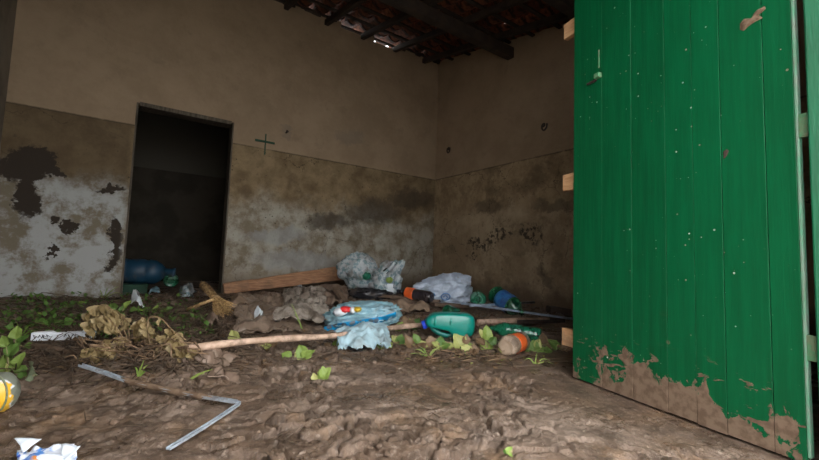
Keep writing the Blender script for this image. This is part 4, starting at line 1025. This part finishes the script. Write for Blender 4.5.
def tri_flap(name, pts):
    w_ = [sit(x_, y_, l_) for x_, y_, l_ in pts]; b = MB(); n = 10
    for i_ in range(n+1):
        for j_ in range(n+1-i_):
            u, v = i_/n, j_/n; q = w_[0]*(1-u-v)+w_[1]*u+w_[2]*v; b.v.append(tuple(q+UP*0.006*noise.noise(q*45)+FH*0.008*noise.noise(q*22)))
    ix = {}; c_ = 0
    for i_ in range(n+1):
        for j_ in range(n+1-i_): ix[i_, j_] = c_; c_ += 1
    for i_ in range(n):
        for j_ in range(n-i_):
            b.f.append((ix[i_, j_], ix[i_+1, j_], ix[i_, j_+1]))
            if i_+j_ < n-1: b.f.append((ix[i_+1, j_], ix[i_+1, j_+1], ix[i_, j_+1]))
    b.build(name, M['blank'], pp, True, solid=0.001)
tri_flap('folded_corner', [(13, 437.5, 0.06), (41, 438, 0.055), (24, 452, 0.04)])
tri_flap('folded_flap', [(61, 444, 0.05), (81, 446, 0.045), (63, 464, 0.03)])

# ------------------------------------------------------------------ in the dark room behind
A = Vector((onY(112, 272, 5.0).x, 5.0, 0)); Bx = onY(166, 272, 4.9); zc = onY(140, 271, 4.95).z
wj = thing('water_jug', Vector((A.x, 5.0, 0.11)), 'large blue water jug lying in the dark doorway', 'jug')
R = 12.2*mpp(Vector((0.2, 4.95, zc))); A.z = zc; Bp = Vector((onY(165, 271, 4.92).x, 4.90, zc-0.01)); L = (Bp-A).length
Mx = frame(A, Bp-A)
MB().lathe([(0, 0), (0, R*0.8), (0.03, R), (L*0.25, R), (L*0.27, R*0.95), (L*0.33, R*0.95), (L*0.35, R), (L*0.6, R), (L*0.62, R*0.95), (L*0.68, R*0.95), (L*0.70, R), (L*0.82, R*0.95), (L*0.93, R*0.7), (L*1.0, R*0.38), (L*1.0, 0)], 28, Mx).build('body', M['blue_dark'], wj)
MB().lathe([(L*0.99, 0), (L*0.99, R*0.33), (L*1.14, R*0.33), (L*1.16, R*0.38), (L*1.2, R*0.38), (L*1.21, 0)], 18, Mx).build('neck', M['blue_dark'], wj)
c0 = onY(135, 290, 4.86); b = MB(); b.box((c0.x-0.10, 4.80, 0.10), (c0.x+0.10, 4.96, c0.z+0.05))
b.box((c0.x-0.105, 4.795, c0.z+0.035), (c0.x+0.105, 4.965, c0.z+0.06))
tag(b.build('green_crate', simple('dark_green_box', (0.003, 0.045, 0.018), None, 10, 0.7), None, False, origin=(c0.x, 4.88, 0.1), bevel=0.006), 'small dark green box under the blue water jug in the doorway', 'box')
p = onY(171, 281, 4.86); g_ = Vector((p.x, p.y, 0))
bottle('plastic_bottle', p, p+Vector((0.02, 0.24, 0.02)), 0.07, M['green_pet'], 'dark bottle leaning at the neck of the blue water jug', CUT, group=None)
tag(sheet('plastic_scrap', quad((176, 304), (194, 303), (196, 294), (180, 294)), M['film'], None, (18, 14), 0.07, 12, 13, ragged=0.12, arch=0.09), 'clear crumpled plastic scrap left of the hand broom', 'plastic scrap')
tag(sheet('plastic_scrap', quad((131, 311), (143, 311), (143, 303), (132, 303)), M['film_white'], None, (14, 12), 0.06, 14, 17, ragged=0.15, arch=0.09), 'small white and blue plastic scrap among weeds in front of the doorway', 'plastic scrap')

# ------------------------------------------------------------------ living and withered plants
random.seed(31)
F_, P_2, N_, B_, Y_ = 'fresh', 'pale', 'green', 'brown', 'grey'
plant(301, 361, [(0, -10, 13, F_), (-15, -5, 10, F_), (6, 2, 12, F_), (-3, -4, 9, P_2), (9, -5, 8, F_)], 'bright green sprout below the long stick, left of the torn blue film')
plant(322, 381, [(2, -5, 15, F_), (1, -14, 10, F_), (-6, -2, 8, N_), (-8, -8, 7, P_2)], 'bright green sprout nearest the viewer in front of the long stick')
plant(462, 353, [(-3, -11, 16, P_2), (1, -3, 15, P_2), (8, -5, 10, F_), (-8, 2, 9, P_2), (4, -14, 9, B_)], 'pale yellow leaf cluster just below the teal jug')
plant(487, 350, [(0, -2, 13, F_), (0, -19, 14, F_), (-7, -9, 11, B_), (-5, -18, 9, P_2), (6, -10, 9, N_)], 'green leaf cluster between the teal jug and the muddy bottle')
plant(418, 350, [(-7, -3, 11, F_), (5, -7, 13, P_2), (-9, -11, 13, B_), (3, 2, 11, B_), (-2, -15, 10, N_), (14, -12, 12, B_), (18, -9, 9, P_2)], 'mixed green and brown leaf cluster under the blue cap of the jug')
plant(399, 334, [(0, -5, 10, F_), (-5, 2, 8, P_2), (6, 0, 8, N_)], 'small green leaf tuft at the end of the long stick')
plant(384, 350, [(1, -3, 9, P_2), (5, 0, 8, F_), (-5, 1, 6, N_)], 'small pale leaf tuft right of the torn blue film')
plant(336, 346, [(0, -2, 8, F_), (6, 0, 8, P_2), (-8, 2, 7, B_)], 'small green leaf tuft left of the torn blue film')
plant(534, 352, [(0, -6, 11, N_), (-8, 0, 10, N_), (8, -1, 11, N_), (4, -10, 9, P_2), (14, 1, 9, N_)], 'low dark green weed right of the muddy orange labelled bottle')
plant(510, 457, [(0, -2, 12, F_), (-4, 0, 7, N_)], 'single green leaf lying at the bottom centre of the mud')
plant(8, 372, [(-4, -8, 18, F_), (9, -14, 15, F_), (2, -26, 15, N_), (-8, -36, 12, F_), (12, -4, 12, N_), (0, 2, 12, P_2)], 'green leafy weed at the left edge above the yellow packet')
plant(30, 378, [(0, -3, 22, Y_), (-8, -8, 9, N_)], 'broad grey green leaf lying right of the left edge weed')
plant(14, 352, [(-6, -6, 12, N_), (6, -10, 12, N_), (0, -18, 12, F_), (14, -2, 9, N_)], 'green weed left of the white foam strip')
plant(48, 328, [(0, -5, 10, N_), (-9, -8, 9, N_), (9, -6, 9, N_), (-18, -4, 9, N_), (20, -8, 9, N_)], 'dark green weed behind the white foam strip')
plant(30, 318, [(0, -6, 8, N_), (-10, -6, 8, N_), (9, -3, 7, F_), (-18, -2, 8, N_)], 'small dark weed near the foot of the peeling wall')
plant(72, 308, [(0, -5, 7, N_), (-9, -4, 7, N_), (8, -6, 7, F_), (-4, 0, 6, N_)], 'small weed at the wall left of the doorway')
plant(155, 313, [(0, -4, 8, F_), (-9, -5, 8, N_), (9, -4, 8, N_), (-16, -1, 7, F_), (14, -7, 6, N_)], 'green weed in front of the dark doorway')
plant(122, 316, [(0, -7, 9, N_), (-10, -10, 9, N_), (10, -6, 9, N_), (4, -13, 8, F_)], 'dark weed behind the tallest withered plant')
plant(236, 346, [(-3, -7, 14, P_2), (5, -3, 9, Y_)], 'pale leaf resting at the left part of the long stick')

def grass_tuft(px, py, blades, label):
    r = G(px, py); s = mpp(r); t = thing('grass_tuft', r, label, 'grass')
    for dx, dy, bend in blades:
        b = MB(); tip = r+RH*dx*s+UP*(-dy*s); mid = r+(tip-r)*0.55+UP*abs(bend)*s
        n = 7; sp = spline([r-UP*0.004, mid, tip], n); wd = (FH*0.3+RH*0.95).normalized()
        dirv = (tip-r); wd = dirv.cross(FH).normalized() if dirv.length > 0 else wd
        for i_, p in enumerate(sp):
            u = i_/(len(sp)-1); w_ = 0.0045*(1-u)**0.7+0.0004
            b.v += [tuple(p-wd*w_), tuple(p+FH*0.0012), tuple(p+wd*w_)]
        b.f = [(i_*3+k_, i_*3+k_+1, i_*3+4+k_, i_*3+3+k_) for i_ in range(len(sp)-1) for k_ in range(2)]
        b.build('blade', M['grass'], t)
    return t
grass_tuft(138, 382, [(9, -12, 2), (4, -16, 1), (-5, -9, 3), (12, -5, 3), (1, -10, 0)], 'green grass tuft in front of the withered plants above the metal strip')
grass_tuft(190, 382, [(22, -10, 1), (14, -5, 2), (8, -3, 1)], 'long grass blade lying right of the withered plants')
grass_tuft(104, 296, [(14, -13, 2), (-8, -12, 2), (8, -8, 2), (-14, -7, 3), (3, -12, 1), (18, -6, 3)], 'dark grass tuft at the left foot of the doorway')
grass_tuft(302, 330, [(-12, -24, 1), (-9, -14, 3), (-6, -8, 2)], 'thin green grass stalks on the mud smeared plastic sheet')
grass_tuft(428, 358, [(16, -12, 2), (-14, -6, 3), (-18, -2, 2), (10, -6, 4), (-8, -9, 2)], 'flat grass stalks below the leaf cluster near the jug')
grass_tuft(535, 364, [(2, -11, 1), (14, -4, 3), (-10, -4, 3), (18, -1, 2)], 'short grass tuft in front of the dark weed near the green door')
grass_tuft(20, 342, [(-14, -12, 3), (10, -14, 3), (16, -6, 4), (-6, -16, 2)], 'thin grass left of the foam strip end')

def withered(root_px, d, stems, label, droop=1.0, seed=0):
    """stems: list of (pixel path, [(frac, leaf px)])"""
    rnd = random.Random(seed); r = G(*root_px); t = thing('withered_plant', r, label, 'plant', 'withered plants at the left')
    for path, lv in stems:
        w_ = [at(x_, y_, d+dd) for x_, y_, dd in path]
        for q in w_: q.z = max(q.z, gz(q.x, q.y)+0.006)
        sp = spline(w_, 6); n = len(sp)
        st_ = MB().tube(sp, [0.0032*(1-0.6*i_/n)+0.001 for i_ in range(n)], 6).build('stem', M['stem_dry'], t)
        for fr_, sz in lv:
            p = sp[min(n-1, int(fr_*(n-1)))]; s = mpp(p)
            dirn = Vector((rnd.uniform(-.45, .45), rnd.uniform(-.45, .2), -1*droop)).normalized()
            L = sz*s
            L = max(0.03, min(L, max(0.03, p.z-gz(p.x, p.y)+0.05)))
            put_leaf(st_, 'dry', p, p+dirn, L, rnd.uniform(-1.2, 1.2))
    return t
def lots(a, b, n, lo, hi, seed):
    rnd = random.Random(seed); n = int(n*1.5); return [(rnd.uniform(a, b), rnd.uniform(lo, hi)) for _ in range(n)]
D_ = 1.95
withered((128, 352), D_, [([(130, 352, 0), (122, 325, 0.02), (106, 305, 0), (92, 311, -0.02)], lots(0.45, 1, 14, 12, 22, 1)),
                          ([(130, 352, 0), (118, 330, -0.05), (104, 316, -0.06), (88, 322, -0.08)], lots(0.4, 1, 10, 10, 18, 2)),
                          ([(130, 350, 0.05), (128, 328, 0.04), (118, 312, 0.06), (128, 322, 0.02)], lots(0.5, 1, 6, 9, 15, 3))],
         'tallest withered plant with drooping tan leaves near the foam strip', seed=1)
withered((150, 352), D_-0.03, [([(152, 354, 0), (146, 332, 0), (143, 318, 0), (139, 322, -0.02)], lots(0.4, 1, 8, 12, 20, 4)),
                               ([(152, 354, 0), (150, 335, -0.05), (148, 322, -0.06), (150, 326, -0.08)], lots(0.5, 1, 6, 12, 20, 5)),
                               ([(135, 356, 0), (128, 340, -0.05), (116, 338, -0.06), (104, 346, -0.08)], lots(0.3, 1, 7, 10, 18, 6))],
         'withered plant with limp tan leaves in the middle of the dry clump', seed=2)
withered((168, 360), D_-0.12, [([(150, 345, 0), (148, 320, 0), (160, 318, 0), (172, 330, -0.02), (186, 340, -0.04)], [(0.5, 9)]+lots(0.7, 1, 4, 8, 14, 7)),
                               ([(160, 356, 0), (168, 338, 0), (172, 334, 0), (166, 340, -0.02), (156, 350, -0.05)], lots(0.3, 0.9, 12, 14, 24, 8)),
                               ([(160, 356, 0), (176, 338, -0.04), (186, 346, -0.06), (188, 352, -0.06)], lots(0.3, 1, 12, 14, 24, 9))],
         'pale withered plant at the right end of the dry clump', seed=3)
withered((96, 362), D_-0.15, [([(110, 364, 0), (100, 350, 0), (90, 348, 0), (82, 358, 0)], lots(0.4, 1, 8, 10, 16, 10)),
                              ([(112, 366, 0), (112, 352, -0.04), (104, 344, -0.04), (96, 352, -0.04)], lots(0.4, 1, 7, 10, 16, 11))],
         'low withered plant just above the metal strip end', seed=4)
# tangled roots below the dry leaves
rt = thing('root_tangle', G(128, 366), 'tangle of thin brown roots under the withered plants', 'roots')
random.seed(17); b = MB()
for q in range(110):
    x0 = random.uniform(82, 192); y0 = random.uniform(340, 366); d = D_-0.10+random.uniform(-0.12, 0.1)
    pts = [at(x0+dx, y0+dy, d+random.uniform(-.03, .03)) for dx, dy in ((0, 0), (random.uniform(-8, 8), random.uniform(-6, 4)), (random.uniform(-18, 18), random.uniform(-6, 8)), (random.uniform(-30, 30), random.uniform(-2, 12)))]
    for p in pts: p.z = max(p.z, gz(p.x, p.y)+0.004)
    sp = spline(pts, 5); b.tube(sp, [random.uniform(0.0015, 0.004)]*len(sp), 4)
tag(b.build('root_fibres', M['root'], rt), kind='stuff')
MB().tube(spline([at(84, 372, 1.75), at(110, 364, 1.8), at(150, 366, 1.8), at(186, 352, 1.95)], 6), 0.009, 8).build('main_root', M['root'], rt)

rt = thing('root_tangle', G(440, 354), 'tangle of thin dark roots and stalks just below the teal jug', 'roots'); b = MB()
for q in range(60):
    x0 = random.uniform(400, 500); y0 = random.uniform(342, 358)
    pts = [sit(x0+dx, y0+dy, random.uniform(0.004, 0.04)) for dx, dy in ((0, 0), (random.uniform(-5, 5), random.uniform(-4, 2)), (random.uniform(-10, 10), random.uniform(-3, 4)), (random.uniform(-16, 16), random.uniform(-1, 5)))]
    sp = spline(pts, 4); b.tube(sp, [random.uniform(0.0015, 0.004)]*len(sp), 4)
tag(b.build('root_fibres', M['root'], rt), kind='stuff')
random.seed(77)
for px, py, lab in ((268, 345, 'brown leaf sprig under the middle of the long stick'), (556, 350, 'dark leaf sprig beside the lower batten end of the green door'), (412, 330, 'brown leaf sprig at the tip of the long stick left of the jug cap'), (440, 352, 'brown dead leaf cluster under the handle of the teal jug'), (474, 356, 'brown dead leaf cluster left of the muddy bottle'), (398, 344, 'brown dead leaf cluster right of the torn blue film'), (545, 345, 'dark brown leaf cluster at the end of the long green bottle')):
    plant(px, py, [(random.uniform(-9, 9), random.uniform(-9, 3), random.uniform(7, 12), random.choice((B_, B_, P_2, N_))) for _ in range(6)], lab)
# ------------------------------------------------------------------ uncountable litter
random.seed(41); b = MB()
def twig(px, py, L, r, up=0.02):
    p = G(px, py, 0.004); p.x = max(XL+0.3, min(p.x, XR-0.3)); p.y = min(p.y, YB-0.3); a_ = random.uniform(0, 2*PI); d = Vector((math.cos(a_), math.sin(a_), 0))
    q = p+d*L; m_ = (p+q)/2+Vector((random.uniform(-.2, .2)*L, random.uniform(-.2, .2)*L, 0))
    q.z = gz(q.x, q.y)+random.uniform(0.004, up); m_.z = gz(m_.x, m_.y)+random.uniform(0.004, up)
    b.tube([p, m_, q], [r, r, r*0.6], 4, False)
for q in range(1300): twig(random.uniform(15, 235), random.uniform(298, 372), random.uniform(0.05, 0.25), random.uniform(0.0012, 0.004), 0.05)
for q in range(260): twig(random.uniform(235, 560), random.uniform(306, 368), random.uniform(0.05, 0.2), random.uniform(0.0012, 0.004), 0.03)
for q in range(40): twig(random.uniform(0, 500), random.uniform(370, 455), random.uniform(0.03, 0.12), random.uniform(0.001, 0.0022), 0.01)
tag(b.build('twig_litter', M['twig']), 'fine twigs and straw scattered over the muddy floor', 'twigs', kind='stuff')
def litter(name, mat, n, xr, yr, smin, smax, label, cat, tilt=0.5, lift=0.0):
    b = MB()
    for q in range(n):
        p = G(random.uniform(*xr), random.uniform(*yr), 0.008); p.x = min(p.x, XR-0.1); p.y = min(p.y, YB-0.1); p.z += random.uniform(0, lift); s = random.uniform(smin, smax)
        Rm = Matrix.Translation(p) @ Matrix.Rotation(random.uniform(0, 6.3), 4, 'Z') @ Matrix.Rotation(random.uniform(-tilt, tilt+0.3), 4, 'X')
        vs = [(0, 0, 0), (-.3*s, .4*s, .1*s), (0, .45*s, 0), (.3*s, .4*s, .1*s), (0, s, -.1*s)]
        b.add([Rm @ Vector(v) for v in vs], [(0, 2, 1), (0, 3, 2), (1, 2, 4), (2, 3, 4)])
    return tag(b.build(name, mat), label, cat, kind='stuff')
litter('leaf_litter', M['leaf_green'], 800, (0, 215), (300, 345), 0.015, 0.05, 'small green weed leaves growing in front of the left wall', 'leaves', 0.9, 0.06)
litter('leaf_litter', M['leaf_brown'], 420, (0, 570), (300, 372), 0.015, 0.05, 'small dead brown leaves strewn over the rubbish', 'leaves')
litter('leaf_litter', M['leaf_pale'], 60, (395, 560), (330, 366), 0.015, 0.04, 'small pale leaf scraps around the teal jug', 'leaves')
# mud clods kicked up by feet
random.seed(51); b = MB()
ico = bmesh.new(); bmesh.ops.create_icosphere(ico, subdivisions=1, radius=1); iv = [v.co.copy() for v in ico.verts]; ifc = [tuple(v.index for v in f.verts) for f in ico.faces]; ico.free()
for q in range(480):
    px = random.uniform(0, 640); py = random.uniform(300, 458) if random.random() < 0.7 else random.uniform(350, 400)
    p = G(px, py); p.x = min(p.x, XR-0.1); p.y = min(p.y, YB-0.1); s = random.uniform(0.003, 0.013)*(1 if py > 370 else 1.7)
    if p.x > 1.45 and p.y < 1.5: continue
    sx, sy, sz = [random.uniform(0.6, 1.4) for _ in range(3)]
    b.add([p+Vector((v.x*s*sx, v.y*s*sy, v.z*s*sz*0.7))*(1+0.5*noise.noise(v*1.5+p*30)) for v in iv], ifc)
tag(b.build('mud_clods', M['mud']), 'small lumps of mud lying on the trampled floor', 'mud lumps', kind='stuff')
